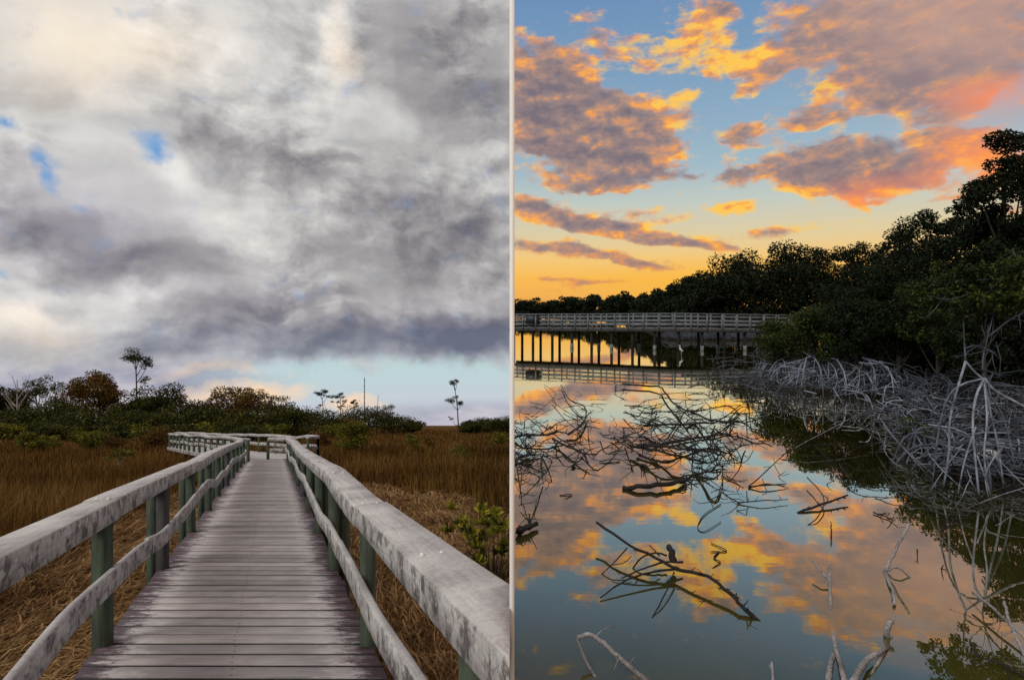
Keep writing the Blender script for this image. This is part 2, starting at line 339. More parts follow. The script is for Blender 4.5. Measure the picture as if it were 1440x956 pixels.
def wood_plank():
    m, g, out = material('weathered_plank'); v = objco(g); r = orand(g)
    off = g.vmath('ADD', v, g.comb(g.math('MULTIPLY', r, 37.0), g.math('MULTIPLY', r, 11.0), 0.0))
    gr = g.noise(scaled(g, off, (2.0, 60.0, 8.0)), 1.0, 5, 0.65)
    bl = g.noise(off, 3.0, 5, 0.6)
    c = g.ramp(g.math('ADD', g.math('MULTIPLY', gr, 0.5), g.math('MULTIPLY', bl, 0.5)), [(0.25, (0.20, 0.18, 0.19)), (0.5, (0.37, 0.35, 0.355)), (0.75, (0.54, 0.52, 0.52))])
    c = g.mix(1.0, c, g.comb(g.math('ADD', 0.76, g.math('MULTIPLY', r, 0.46)), g.math('ADD', 0.76, g.math('MULTIPLY', r, 0.45)), g.math('ADD', 0.77, g.math('MULTIPLY', r, 0.44))), 'MULTIPLY')
    x, y, z = g.sep(v)
    o2 = g.math('ABSOLUTE', g.math('ADD', x, g.math('MULTIPLY', y, 0.42)))
    edge = g.math('ADD', o2, g.math('MULTIPLY', g.math('SUBTRACT', g.noise(scaled(g, off, (4, 12, 4)), 1.0, 6, 0.72), 0.5), 0.95))
    pale = g.math('MULTIPLY', g.rng(edge, 0.58, 0.74), g.rng(edge, 0.92, 0.76))
    c = g.mix(g.math('MULTIPLY', pale, 0.45), c, (0.60, 0.58, 0.58, 1))
    c = g.mix(g.math('MULTIPLY', g.rng(edge, 0.68, 0.95), 0.90), c, (0.055, 0.026, 0.040, 1))
    dx = g.math('SUBTRACT', g.math('PINGPONG', g.math('ADD', g.math('ADD', x, g.math('MULTIPLY', y, 0.42)), 2.4), 0.4), 0.0)
    dy = g.math('SUBTRACT', g.math('ABSOLUTE', y), 0.046)
    nail = g.rng(g.vmath('LENGTH', g.comb(g.math('SUBTRACT', dx, 0.0), dy, 0.0)), 0.012, 0.008)
    c = g.mix(g.math('MULTIPLY', nail, 0.6), c, (0.05, 0.04, 0.04, 1))
    principled(g, out, c, 0.78, g.math('ADD', gr, bl), 0.35, 0.008); return m
def wood_rail():
    m, g, out = material('weathered_rail'); v = geopos(g)
    gr = g.noise(g.comb(g.math('MULTIPLY', g.math('ADD', g.sep(v)[0], g.math('MULTIPLY', g.sep(v)[1], 0.42)), 26.0), g.math('MULTIPLY', g.sep(v)[1], 1.5), g.math('MULTIPLY', g.math('ADD', g.sep(v)[2], g.math('MULTIPLY', g.sep(v)[1], SL)), 26.0)), 1.0, 6, 0.65); bl = g.noise(v, 2.3, 5, 0.62); fi = g.noise(v, 45.0, 4, 0.7)
    k = g.math('ADD', g.math('ADD', g.math('MULTIPLY', gr, 0.34), g.math('MULTIPLY', bl, 0.40)), g.math('MULTIPLY', fi, 0.26))
    c = g.ramp(k, [(0.32, (0.17, 0.165, 0.165)), (0.5, (0.45, 0.44, 0.44)), (0.68, (0.70, 0.69, 0.685))])
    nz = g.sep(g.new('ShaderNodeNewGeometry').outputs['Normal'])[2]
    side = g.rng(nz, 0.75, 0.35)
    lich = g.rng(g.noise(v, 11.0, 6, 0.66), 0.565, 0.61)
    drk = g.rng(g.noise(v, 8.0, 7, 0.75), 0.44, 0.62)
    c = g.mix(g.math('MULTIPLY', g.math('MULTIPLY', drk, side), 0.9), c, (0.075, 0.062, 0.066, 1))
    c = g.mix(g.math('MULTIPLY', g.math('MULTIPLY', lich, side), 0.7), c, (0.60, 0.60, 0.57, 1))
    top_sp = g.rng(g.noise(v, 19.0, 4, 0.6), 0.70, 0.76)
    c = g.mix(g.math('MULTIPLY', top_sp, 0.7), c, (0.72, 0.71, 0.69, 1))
    crack = g.rng(gr, 0.62, 0.70)
    c = g.mix(g.math('MULTIPLY', crack, 0.5), c, (0.10, 0.09, 0.09, 1))
    principled(g, out, c, 0.8, g.math('ADD', k, g.math('MULTIPLY', crack, -0.5)), 0.5, 0.01); return m
def wood_post(name, a, b):
    m, g, out = material(name); v = geopos(g)
    gr = g.noise(scaled(g, v, (34, 34, 1.8)), 1.0, 6, 0.65); bl = g.noise(v, 3.0, 5, 0.6)
    c = g.ramp(g.math('ADD', g.math('MULTIPLY', gr, 0.65), g.math('MULTIPLY', bl, 0.35)), [(0.32, a), (0.68, b)])
    st = g.rng(g.noise(scaled(g, v, (9, 9, 2)), 1.0, 6, 0.7), 0.50, 0.64)
    c = g.mix(g.math('MULTIPLY', st, 0.6), c, (0.035, 0.034, 0.034, 1))
    principled(g, out, c, 0.8, gr, 0.5, 0.006); return m
def leaf(name, a, b, c3, trans=0.3, scale=0.8):
    m, g, out = material(name); v = geopos(g)
    n = g.noise(v, scale, 3, 0.6); f = g.math('ADD', g.math('MULTIPLY', g.new('ShaderNodeNewGeometry').outputs['Random Per Island'], 0.6), 0.2)
    k = g.math('ADD', g.math('MULTIPLY', n, 0.55), g.math('MULTIPLY', f, 0.45))
    c = g.ramp(k, [(0.36, a), (0.5, b), (0.66, c3)])
    p = g.new('ShaderNodeBsdfPrincipled'); g.put(p.inputs['Base Color'], c); p.inputs['Roughness'].default_value = 0.65; p.inputs['Specular IOR Level'].default_value = 0.12
    t = g.new('ShaderNodeBsdfTranslucent'); g.put(t.inputs[0], c)
    mx = g.new('ShaderNodeMixShader'); mx.inputs[0].default_value = trans
    g.l.new(p.outputs[0], mx.inputs[1]); g.l.new(t.outputs[0], mx.inputs[2]); g.l.new(mx.outputs[0], out.inputs[0]); return m
def bark(name, a, b, scale=18.0, tide=False):
    m, g, out = material(name); v = geopos(g)
    n = g.noise(v, scale, 5, 0.65); f = g.noise(v, 2.2, 3, 0.6)
    c = g.ramp(g.math('ADD', g.math('MULTIPLY', n, 0.6), g.math('MULTIPLY', f, 0.4)), [(0.35, a), (0.65, b)])
    if tide:                                             # wet, algae-dark band left by the tide
        z = g.math('ADD', g.sep(v)[2], g.math('MULTIPLY', g.math('SUBTRACT', g.noise(v, 3.0, 3, 0.6), 0.5), 0.30))
        c = g.mix(g.rng(z, 0.30, 0.08), c, (0.018, 0.017, 0.014, 1))
    principled(g, out, c, 0.85, n, 0.6, 0.01); return m
def grass_mat(name, stops, scale=0.22, trans=0.25):
    m, g, out = material(name); v = geopos(g)
    n = g.noise(scaled(g, v, (1, 0.6, 0.3)), scale, 5, 0.62); f = g.math('ADD', g.math('MULTIPLY', g.new('ShaderNodeNewGeometry').outputs['Random Per Island'], 0.7), 0.15)
    c = g.ramp(g.math('ADD', g.math('MULTIPLY', n, 0.6), g.math('MULTIPLY', f, 0.4)), stops)
    d = g.new('ShaderNodeBsdfDiffuse'); g.put(d.inputs[0], c); t = g.new('ShaderNodeBsdfTranslucent'); g.put(t.inputs[0], c)
    mx = g.new('ShaderNodeMixShader'); mx.inputs[0].default_value = trans
    g.l.new(d.outputs[0], mx.inputs[1]); g.l.new(t.outputs[0], mx.inputs[2]); g.l.new(mx.outputs[0], out.inputs[0]); return m
def ground_mat(name, stops, scale=1.5, fine=18.0, bump=0.6):
    m, g, out = material(name); v = geopos(g)
    n = g.noise(v, scale, 6, 0.65); f = g.noise(v, fine, 5, 0.7)
    c = g.ramp(g.math('ADD', g.math('MULTIPLY', n, 0.5), g.math('MULTIPLY', f, 0.5)), stops)
    principled(g, out, c, 1.0, f, bump, 0.05, 0.0); return m
def plain(name, col, rough=0.6, var=0.15):
    m, g, out = material(name); v = geopos(g); n = g.noise(v, 12.0, 4, 0.6)
    c = g.mix(n, tuple(k * (1 - var) for k in col) + (1,), tuple(min(1, k * (1 + var)) for k in col) + (1,))
    principled(g, out, c, rough); return m
def water_mat():
    m, g, out = material('pond_water'); v = geopos(g)
    rip = g.math('ADD', g.math('MULTIPLY', g.noise(scaled(g, v, (0.35, 1.1, 1)), 1.0, 4, 0.55), 1.0), g.math('MULTIPLY', g.noise(scaled(g, v, (2.0, 5.0, 1)), 1.0, 3, 0.5), 0.16))
    b = g.new('ShaderNodeBump'); g.put(b.inputs['Height'], rip); b.inputs['Strength'].default_value = 0.017; b.inputs['Distance'].default_value = 0.10
    murk = g.ramp(g.noise(v, 0.35, 4, 0.6), [(0.35, (0.052, 0.060, 0.016)), (0.65, (0.105, 0.084, 0.011))])
    gl = g.new('ShaderNodeBsdfGlossy'); gl.inputs['Roughness'].default_value = 0.008; g.put(gl.inputs[0], (1.0, 0.95, 0.82, 1)); g.l.new(b.outputs[0], gl.inputs['Normal'])
    df = g.new('ShaderNodeBsdfDiffuse'); g.put(df.inputs[0], murk)
    tr = g.new('ShaderNodeBsdfTransparent'); g.put(tr.inputs[0], (0.80, 0.74, 0.45, 1))
    mb = g.new('ShaderNodeMixShader'); mb.inputs[0].default_value = 0.28; g.l.new(df.outputs[0], mb.inputs[1]); g.l.new(tr.outputs[0], mb.inputs[2])
    lw = g.new('ShaderNodeLayerWeight'); lw.inputs['Blend'].default_value = 0.5
    fac = g.rng(lw.outputs['Facing'], 0.38, 0.86, 0.10, 0.94)
    mx = g.new('ShaderNodeMixShader'); g.put(mx.inputs[0], fac)
    g.l.new(mb.outputs[0], mx.inputs[1]); g.l.new(gl.outputs[0], mx.inputs[2]); g.l.new(mx.outputs[0], out.inputs[0]); return m

M = dict(plank=wood_plank(), rail=wood_rail(),
    post=wood_post('green_treated_post', (0.018, 0.030, 0.020), (0.090, 0.125, 0.085)),
    grey_wood=wood_post('silver_grey_wood', (0.09, 0.11, 0.13), (0.24, 0.275, 0.305)), dark_wood_and_shade=wood_post('dark_and_shaded_wood', (0.03, 0.03, 0.032), (0.08, 0.08, 0.085)),  # the dark timber also carries painted shade on plank sides and fascia
    leaf_green=leaf('marsh_green_leaf', (0.010, 0.015, 0.005), (0.040, 0.047, 0.010), (0.135, 0.122, 0.020)),
    leaf_brown=leaf('marsh_russet_leaf', (0.050, 0.026, 0.008), (0.12, 0.065, 0.014), (0.20, 0.125, 0.026)),
    leaf_yellow=leaf('olive_yellow_leaf', (0.026, 0.034, 0.007), (0.105, 0.108, 0.014), (0.27, 0.245, 0.026)),
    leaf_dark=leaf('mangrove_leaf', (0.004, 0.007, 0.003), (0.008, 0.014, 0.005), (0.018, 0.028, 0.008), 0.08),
    leaf_lit=leaf('lit_mangrove_leaf', (0.008, 0.018, 0.007), (0.026, 0.043, 0.012), (0.085, 0.105, 0.018), 0.22),  # greener mangrove leaf, with the light on front leaves put into its colour
    leaf_big=leaf('glossy_bush_leaf', (0.030, 0.045, 0.010), (0.17, 0.17, 0.018), (0.45, 0.40, 0.045), 0.3, 3.0),
    needle=leaf('pine_needle', (0.012, 0.020, 0.009), (0.028, 0.036, 0.014), (0.055, 0.055, 0.018), 0.1),
    bark_pine=bark('pine_bark', (0.05, 0.04, 0.035), (0.13, 0.105, 0.09)), bark_dark=bark('mangrove_bark', (0.025, 0.022, 0.020), (0.075, 0.065, 0.058)),
    bark_pale=bark('bleached_bark', (0.26, 0.25, 0.24), (0.50, 0.48, 0.46)),
    root=bark('bleached_root', (0.035, 0.042, 0.058), (0.33, 0.38, 0.48), 6.0, True), root_dull=bark('grey_root', (0.008, 0.010, 0.014), (0.11, 0.130, 0.172), 3.0, True),
    drift=bark('dark_backlit_wood', (0.006, 0.006, 0.006), (0.026, 0.025, 0.026), 26.0), drift_pale=bark('lit_silver_driftwood', (0.035, 0.033, 0.034), (0.40, 0.39, 0.40), 44.0),  # backlit and lit driftwood: the light is put into the two tones
    grass=grass_mat('sawgrass_blade', [(0.32, (0.026, 0.015, 0.008)), (0.45, (0.095, 0.048, 0.017)), (0.56, (0.21, 0.112, 0.030)), (0.70, (0.33, 0.21, 0.070))]),
    thatch=grass_mat('fallen_sawgrass', [(0.30, (0.040, 0.022, 0.011)), (0.46, (0.15, 0.083, 0.037)), (0.58, (0.31, 0.19, 0.088)), (0.72, (0.46, 0.32, 0.16))], 0.6),
    marsh=ground_mat('marsh_soil', [(0.34, (0.030, 0.019, 0.011)), (0.50, (0.115, 0.066, 0.028)), (0.66, (0.24, 0.145, 0.065))]),
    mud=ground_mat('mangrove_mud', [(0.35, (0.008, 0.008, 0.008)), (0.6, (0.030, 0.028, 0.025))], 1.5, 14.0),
    bed=ground_mat('pond_bed', [(0.35, (0.030, 0.030, 0.012)), (0.65, (0.075, 0.062, 0.022))], 0.8, 6.0),
    water=water_mat(), white=plain('white_paint', (0.90, 0.90, 0.90), 0.5, 0.02), white_foam=plain('white_foam', (0.62, 0.63, 0.64), 0.7, 0.1),
    steel=plain('galvanised_steel', (0.72, 0.72, 0.72), 0.35, 0.1), slate=plain('dark_panel', (0.028, 0.036, 0.048), 0.4, 0.2), mast=plain('dark_mast', (0.05, 0.05, 0.055), 0.6, 0.1),
    feather=plain('pale_feather', (0.50, 0.50, 0.52), 0.8, 0.15))

# ------------------------------------------------------------------ setting
def sheet(name, xs, ys, zf, mat, **kw):
    xs = np.asarray(xs, float); ys = np.asarray(ys, float); X, Y = np.meshgrid(xs, ys)
    Z = np.vectorize(zf)(X, Y); nx = len(xs)
    i = (np.arange(len(ys) - 1)[:, None] * nx + np.arange(nx - 1)[None]).ravel()
    o = mesh_np(name, np.stack([X, Y, Z], -1).reshape(-1, 3), [np.stack([i, i + 1, i + 1 + nx, i + nx], 1)], mat, smooth=True)
    tag(o, kind='structure'); return o
xs = np.concatenate([-np.geomspace(6000, 40, 22), np.linspace(-38, -0.02, 60)])
ys = np.concatenate([[-30, -10], np.linspace(-4, 40, 90), np.geomspace(42, 8000, 26)])
def marsh_relief(X, Y):
    far = min(1.0, 30.0 / (abs(Y) + 1)); hum = 0.05 * math.sin(X * 2.1 + math.sin(Y * 1.3) * 2) * math.sin(Y * 1.7 + X * 0.6)
    return marsh_z(X, Y) + hum * far
sheet('marsh', xs, ys, marsh_relief, M['marsh'])
g_ = Geo(); g_.box((0.03, -40, -0.004), (900, 900, 0.0))
o = mesh_np('pond_water', [(0.012, -40, 0), (900, -40, 0), (900, 900, 0), (0.012, 900, 0)], [[(0, 1, 2, 3)]], M['water']); tag(o, kind='structure')
sheet('pond_bed', np.geomspace(1, 901, 40) - 0.985, np.linspace(-40, 900, 90), lambda X, Y: -0.55 - 0.10 * math.sin(X * 0.9) * math.sin(Y * 0.7), M['bed'])
# the pond lies behind a thin earth-and-board bank where the marsh falls away
o = mesh_np('pond_bank', [(-0.012, -40, 0.03), (-0.012, 1500, 0.03), (-0.012, 1500, -320), (-0.012, -40, -12), (0.010, -40, 0.03), (0.010, 1500, 0.03), (0.010, 1500, -320), (0.010, -40, -12)],
            [[(0, 1, 2, 3), (4, 7, 6, 5), (0, 4, 5, 1), (3, 2, 6, 7), (0, 3, 7, 4), (1, 5, 6, 2)]], M['mud']); tag(o, kind='structure')
# far shore and the mangrove mud bank
SHORE = smooth_path([(0.02, 172, 0), (8, 162, 0), (18, 136, 0), (21, 104, 0), (17.5, 76, 0), (15.5, 60, 0), (18.5, 56, 0), (26, 55, 0), (36, 54, 0), (60, 54, 0), (100, 54, 0), (160, 54, 0), (240, 54, 0)], 130); SHORE[:, 0] = np.maximum(SHORE[:, 0], 0.02)
V = []; Q = []; xs = SHORE
for i, (X, e, _) in enumerate(SHORE):
    e += 0.6 * math.sin(i * 1.3); V += [(X, e, -0.12), (X + .5, e + 1.5, 0.10), (X + 3, e + 8, 0.25), (X * 1.0 + (900 - e) * X / max(e, 1) * 1.02, 900, 0.6)]
for i in range(len(xs) - 1):
    for j in range(3): a = i * 4 + j; Q.append((a, a + 4, a + 5, a + 1))
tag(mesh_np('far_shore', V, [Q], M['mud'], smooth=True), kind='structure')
bank_px = [(1085, 512), (1120, 530), (1190, 536), (1250, 540), (1275, 575), (1285, 620), (1300, 655), (1345, 680), (1400, 692), (1470, 702), (1560, 715)]
edge = smooth_path([on_water(*p) for p in bank_px], 60); V = []; Q = []
for i, p in enumerate(edge):
    d = np.array([0.75, 0.65, 0]); rr = R.uniform(-.25, .25)
    for j, (t, z) in enumerate(((-.5 + rr, -.2), (.3 + rr, .04), (2, .10), (8, .2), (45, .5))): V.append((p[0] + d[0] * t, p[1] + d[1] * t, z + R.uniform(0, .03)))
for i in range(len(edge) - 1):
    for j in range(4): a = i * 5 + j; Q.append((a, a + 5, a + 6, a + 1))
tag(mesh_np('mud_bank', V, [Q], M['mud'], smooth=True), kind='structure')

# added slim white pole, made up to cover the seam between marsh and pond
gp = Geo(); gp.box((-.0076, 1.742, 0.3), (.0076, 1.758, 4.25))
pole = thing('added_divider_pole', 'slender square white painted divider pole added between the marsh and the pond', 'pole', (0, 1.75, 0))
o = gp.build('shaft', M['white'], None); o.parent = pole; o.location = (0, -1.75, 0)
ga = Geo(); ga.box((-0.05, 1.70, 0.29), (0.05, 1.80, 0.305)); o = ga.build('foot_plate', M['white']); o.parent = pole; o.location = (0, -1.75, 0)

# ------------------------------------------------------------------ the marsh boardwalk
nr = np.random.default_rng(11)
walk = thing('boardwalk', 'long weathered grey timber boardwalk with wavy handrails crossing the brown marsh', 'boardwalk', deck_pt(0, 3.5, -0.8))
def wpart(g, name, mat, smooth=False):
    o = g.build(name, mat, None, smooth); o.parent = walk; o.matrix_parent_inverse = Matrix.Translation(-walk.location); return o
# planks are laid askew, straight across the view
PITCH, PW, TH = 0.1925, 0.1610, 0.048
gp = Geo(); hw = 0.995; c = 0.006; V = []
for (yy, zz) in ((-PW / 2, -TH), (-PW / 2, -c), (-PW / 2 + c, 0), (PW / 2 - c, 0), (PW / 2, -c), (PW / 2, -TH)):
    for t in np.linspace(-1, 1, 7): V.append((t * hw - 0.42 * yy, yy, zz - SL * yy + (0.0 if abs(t) < 1 else -0.001)))
Q = []
for r in range(6):
    a, b = r * 7, ((r + 1) % 6) * 7
    for k in range(6): Q.append((a + k, a + k + 1, b + k + 1, b + k))
V = np.array(V); ends = [tuple(r * 7 for r in range(6)), tuple(r * 7 + 6 for r in reversed(range(6)))]
gp.add(V, Q, [(ends[0][0], ends[0][k], ends[0][k + 1]) for k in range(1, 5)] + [(ends[1][0], ends[1][k], ends[1][k + 1]) for k in range(1, 5)])
pl0 = gp.build('plank', M['plank']); me = pl0.data; me.materials.append(M['dark_wood_and_shade'])
for pf in me.polygons: pf.material_index = 0 if pf.normal.z > .5 else 1  # sides dark: the shade of the plank gaps is put into their colour
bpy.data.objects.remove(pl0)
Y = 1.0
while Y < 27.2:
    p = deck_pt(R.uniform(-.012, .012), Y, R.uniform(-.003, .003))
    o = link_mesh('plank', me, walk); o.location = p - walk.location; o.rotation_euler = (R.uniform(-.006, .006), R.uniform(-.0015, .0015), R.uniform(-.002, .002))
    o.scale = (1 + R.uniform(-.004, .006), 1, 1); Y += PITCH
for off in (-0.80, 0.0, 0.80):
    g = Geo(); g.sweep([deck_pt(off, y, -0.045) for y in np.linspace(0.9, 27, 12)], 0.06, 0.22); wpart(g, 'stringer', M['dark_wood_and_shade'])
PY = [1.95 + 2.2 * k for k in range(12)]
def wob(seed, n, amp):
    r = np.random.default_rng(seed); return r.normal(0, amp, n)
def field(side, kind):
    n = 40; s = {-1: 100, 1: 200}[side] + {'top': 0, 'mid': 7}[kind]
    lat = wob(s, n, 0.026 if kind == 'top' else 0.010); ver = wob(s + 1, n, 0.022 if kind == 'top' else 0.036); lat[:3] *= .3; ver[:3] *= .3; stp = 2.2 if kind == 'top' else 1.35
    def f(Y):
        t = (Y + 2.0) / stp; k = int(t); u = t - k; u = (.85 * u + .15 * u * u * (3 - 2 * u)) if kind == 'top' else u * u * (3 - 2 * u)
        return lat[k] * (1 - u) + lat[k + 1] * u, ver[k] * (1 - u) + ver[k + 1] * u
    return f
def cut_x(o, plane_x):
    """mitre a timber at the line where the boardwalk edge meets the pole"""
    bm = bmesh.new(); bm.from_mesh(o.data)
    r = bmesh.ops.bisect_plane(bm, geom=bm.verts[:] + bm.edges[:] + bm.faces[:], plane_co=(plane_x, 0, 0), plane_no=(1, 0, 0), clear_outer=True)
    ed = [e for e in r['geom_cut'] if isinstance(e, bmesh.types.BMEdge)]
    if ed: bmesh.ops.holes_fill(bm, edges=ed)
    bm.to_mesh(o.data); bm.free()
RAILTOP, RW, RH = 1.045, 0.235, 0.155
for side in (-1, 1):
    ft, fm = field(side, 'top'), field(side, 'mid')
    off_r, off_m, off_p = side * 0.985, side * 0.885, side * 0.962
    for j in range(6):                                   # cap timbers, two bays each
        a, b = PY[0] + (2 * j - 1) * 2.2 + 0.009, PY[0] + (2 * j + 1) * 2.2 - 0.009
        if j == 5: b = 24.6 if side < 0 else 26.8
        if side > 0 and j == 0: a = 1.1
        P = []
        for y in np.linspace(a, b, 26):
            l, v = ft(y); P.append(deck_pt(off_r + l + (0.006 * math.sin(j * 5 + side)), y, RAILTOP + v + 0.006 * math.sin(j * 3.1 + side)))
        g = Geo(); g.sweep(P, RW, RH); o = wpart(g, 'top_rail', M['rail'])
        if side > 0 and j == 0: cut_x(o, -0.006)
    for j in range(6):
        a, b = PY[0] + (2 * j - 1) * 2.2 + 1.1, PY[0] + (2 * j + 1) * 2.2 + 1.09
        if j == 0: a = 1.0
        if j == 5: b = 24.6 if side < 0 else 26.8
        if a >= b: continue
        P = []
        for y in np.linspace(a, b, 30):
            l, v = fm(y); P.append(deck_pt(off_m + l, y, 0.545 + v + 0.015 * math.sin(j * 2.3 + side)))
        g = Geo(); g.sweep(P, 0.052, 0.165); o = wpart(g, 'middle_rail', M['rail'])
        if side > 0 and j == 0: cut_x(o, -0.006)
    for k, y in enumerate(PY):
        if side < 0 and y > 24.7: continue
        g = Geo(); ox = off_p + R.uniform(-.01, .01); zt = RAILTOP - RH - 0.002 + ft(y)[1] + 0.004
        b0, b1 = deck_pt(ox, y, -1.1), deck_pt(ox + R.uniform(-.015, .015), y + R.uniform(-.02, .02), zt)
        for s in (0,):
            w = 0.047; P = np.array([b0, b1]); Vv = []
            for p in (b0, b1):
                for (dx, dy) in ((-w, -w), (w, -w), (w, w), (-w, w)): Vv.append((p.x + dx, p.y + dy, p.z))
            g.add(Vv, [(0, 1, 5, 4), (1, 2, 6, 5), (2, 3, 7, 6), (3, 0, 4, 7), (4, 5, 6, 7), (3, 2, 1, 0)])
        o = wpart(g, 'post', M['dark_wood_and_shade'] if (side, k) in ((-1, 2), (1, 5), (-1, 6)) else M['post'])
        if side > 0 and k == 0: cut_x(o, -0.006)
    # second, outer leg of the paired posts that carry the deck
    for k, y in enumerate(PY[2:]):
        if side < 0 and y > 24: continue
        g = Geo(); p0, p1 = deck_pt(side * 1.09, y + 0.12, -1.1), deck_pt(side * 1.09, y + 0.12, RAILTOP - RH - 0.004 + ft(y + .12)[1]); w = 0.045; Vv = []
        for p in (p0, p1):
            for (dx, dy) in ((-w, -w), (w, -w), (w, w), (-w, w)): Vv.append((p.x + dx, p.y + dy, p.z))
        g.add(Vv, [(0, 1, 5, 4), (1, 2, 6, 5), (2, 3, 7, 6), (3, 0, 4, 7), (4, 5, 6, 7), (3, 2, 1, 0)]); wpart(g, 'outer_post', M['post'])
# bolt heads on the caps, a pair at each post
for side in (-1, 1):
    ft = field(side, 'top')
    for k, y in enumerate(PY[:7]):
        for u in (-.045, .04):
            yy = y + R.uniform(-.03, .03) + (0.55 if (side > 0 and k == 0) else 0); l, v = ft(yy); p = deck_pt(side * 0.985 + l + u + R.uniform(-.01, .01), yy, RAILTOP + v)
            g = Geo(); g.tube([p + Vector((0, 0, -.012)), p + Vector((0, 0, .012))], [0.012, 0.009], 8); wpart(g, 'bolt', M['steel'], True)

# platform and the branch that turns away to the left
def dz(Y, h): return EYE - DECK - SL * Y + h
NEAR = [(-11.6, 25.0), (-16.2, 30.8), (-20.8, 36.4), (-25.4, 42.2)]
FAR = [(-10.1, 29.6), (-14.9, 33.9), (-20.3, 39.6), (-27.0, 45.6)]
deckpoly = [deck_pt(-1, 26.9), deck_pt(1, 26.9)]
V = [(deck_x(26.9) - 1.0, 26.95), (deck_x(26.9) + 1.5, 26.95), (-9.9, 29.7), (-14.8, 34.1), (-20.2, 39.8), (-26.9, 45.8), (-25.6, 42.2), (-21.0, 36.4), (-16.4, 30.8), (-11.8, 25.4)]
n = len(V); VV = [(x, y, dz(y, -.004)) for x, y in V] + [(x, y, dz(y, -.2)) for x, y in V]
bm = bmesh.new(); vs = [bm.verts.new(v) for v in VV]
bm.faces.new(vs[:n]); bm.faces.new(list(reversed(vs[n:])))
for i in range(n): bm.faces.new((vs[i], vs[i + n], vs[(i + 1) % n + n], vs[(i + 1) % n]))
bmesh.ops.recalc_face_normals(bm, faces=bm.faces); bmesh.ops.triangulate(bm, faces=bm.faces)
me = bpy.data.meshes.new('platform_deck'); bm.to_mesh(me); bm.free(); me.materials.append(M['rail'])
o = bpy.data.objects.new('platform_deck', me); COL.objects.link(o); o.parent = walk; o.matrix_parent_inverse = Matrix.Translation(-walk.location)
def far_rail(line, step, seed, low=True):
    r = np.random.default_rng(seed)
    P = smooth_path([(x, y, 0) for x, y in line], 60); seg = np.linalg.norm(np.diff(P[:, :2], axis=0), axis=1); L = np.concatenate([[0], np.cumsum(seg)])
    wv = r.normal(0, .028, 80)
    def at(s, h):
        x = np.interp(s, L, P[:, 0]); y = np.interp(s, L, P[:, 1]); k = int(s / 1.2); u = s / 1.2 - k
        return Vector((x, y, dz(y, h + wv[k] * (1 - u) + wv[k + 1] * u)))
    s = 0.0; bays = []
    while s < L[-1] - 0.3: bays.append(s); s += step
    bays.append(L[-1])
    for a, b in zip(bays[:-1], bays[1:]):
        t = np.linspace(a, b - .01, 7)
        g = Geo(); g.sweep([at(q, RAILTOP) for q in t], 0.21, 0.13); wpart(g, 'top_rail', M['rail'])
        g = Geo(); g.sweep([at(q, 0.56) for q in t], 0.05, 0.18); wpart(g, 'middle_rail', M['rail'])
    for s in bays:
        p, q = at(s, -1.0), at(s, RAILTOP - .13); g = Geo(); w = .052; Vv = []
        for e in (p, q):
            for (dx, dy) in ((-w, -w), (w, -w), (w, w), (-w, w)): Vv.append((e.x + dx, e.y + dy, e.z))
        g.add(Vv, [(0, 1, 5, 4), (1, 2, 6, 5), (2, 3, 7, 6), (3, 0, 4, 7), (4, 5, 6, 7), (3, 2, 1, 0)]); wpart(g, 'post', M['post'])
far_rail(NEAR, 1.55, 5); far_rail(FAR, 2.3, 6)
far_rail([(deck_x(26.9) + .98, 26.9), (deck_x(26.9) + .1, 26.75)], 1.0, 8)
far_rail([(-10.1, 29.6), (-10.15, 28.3)], 1.4, 9)

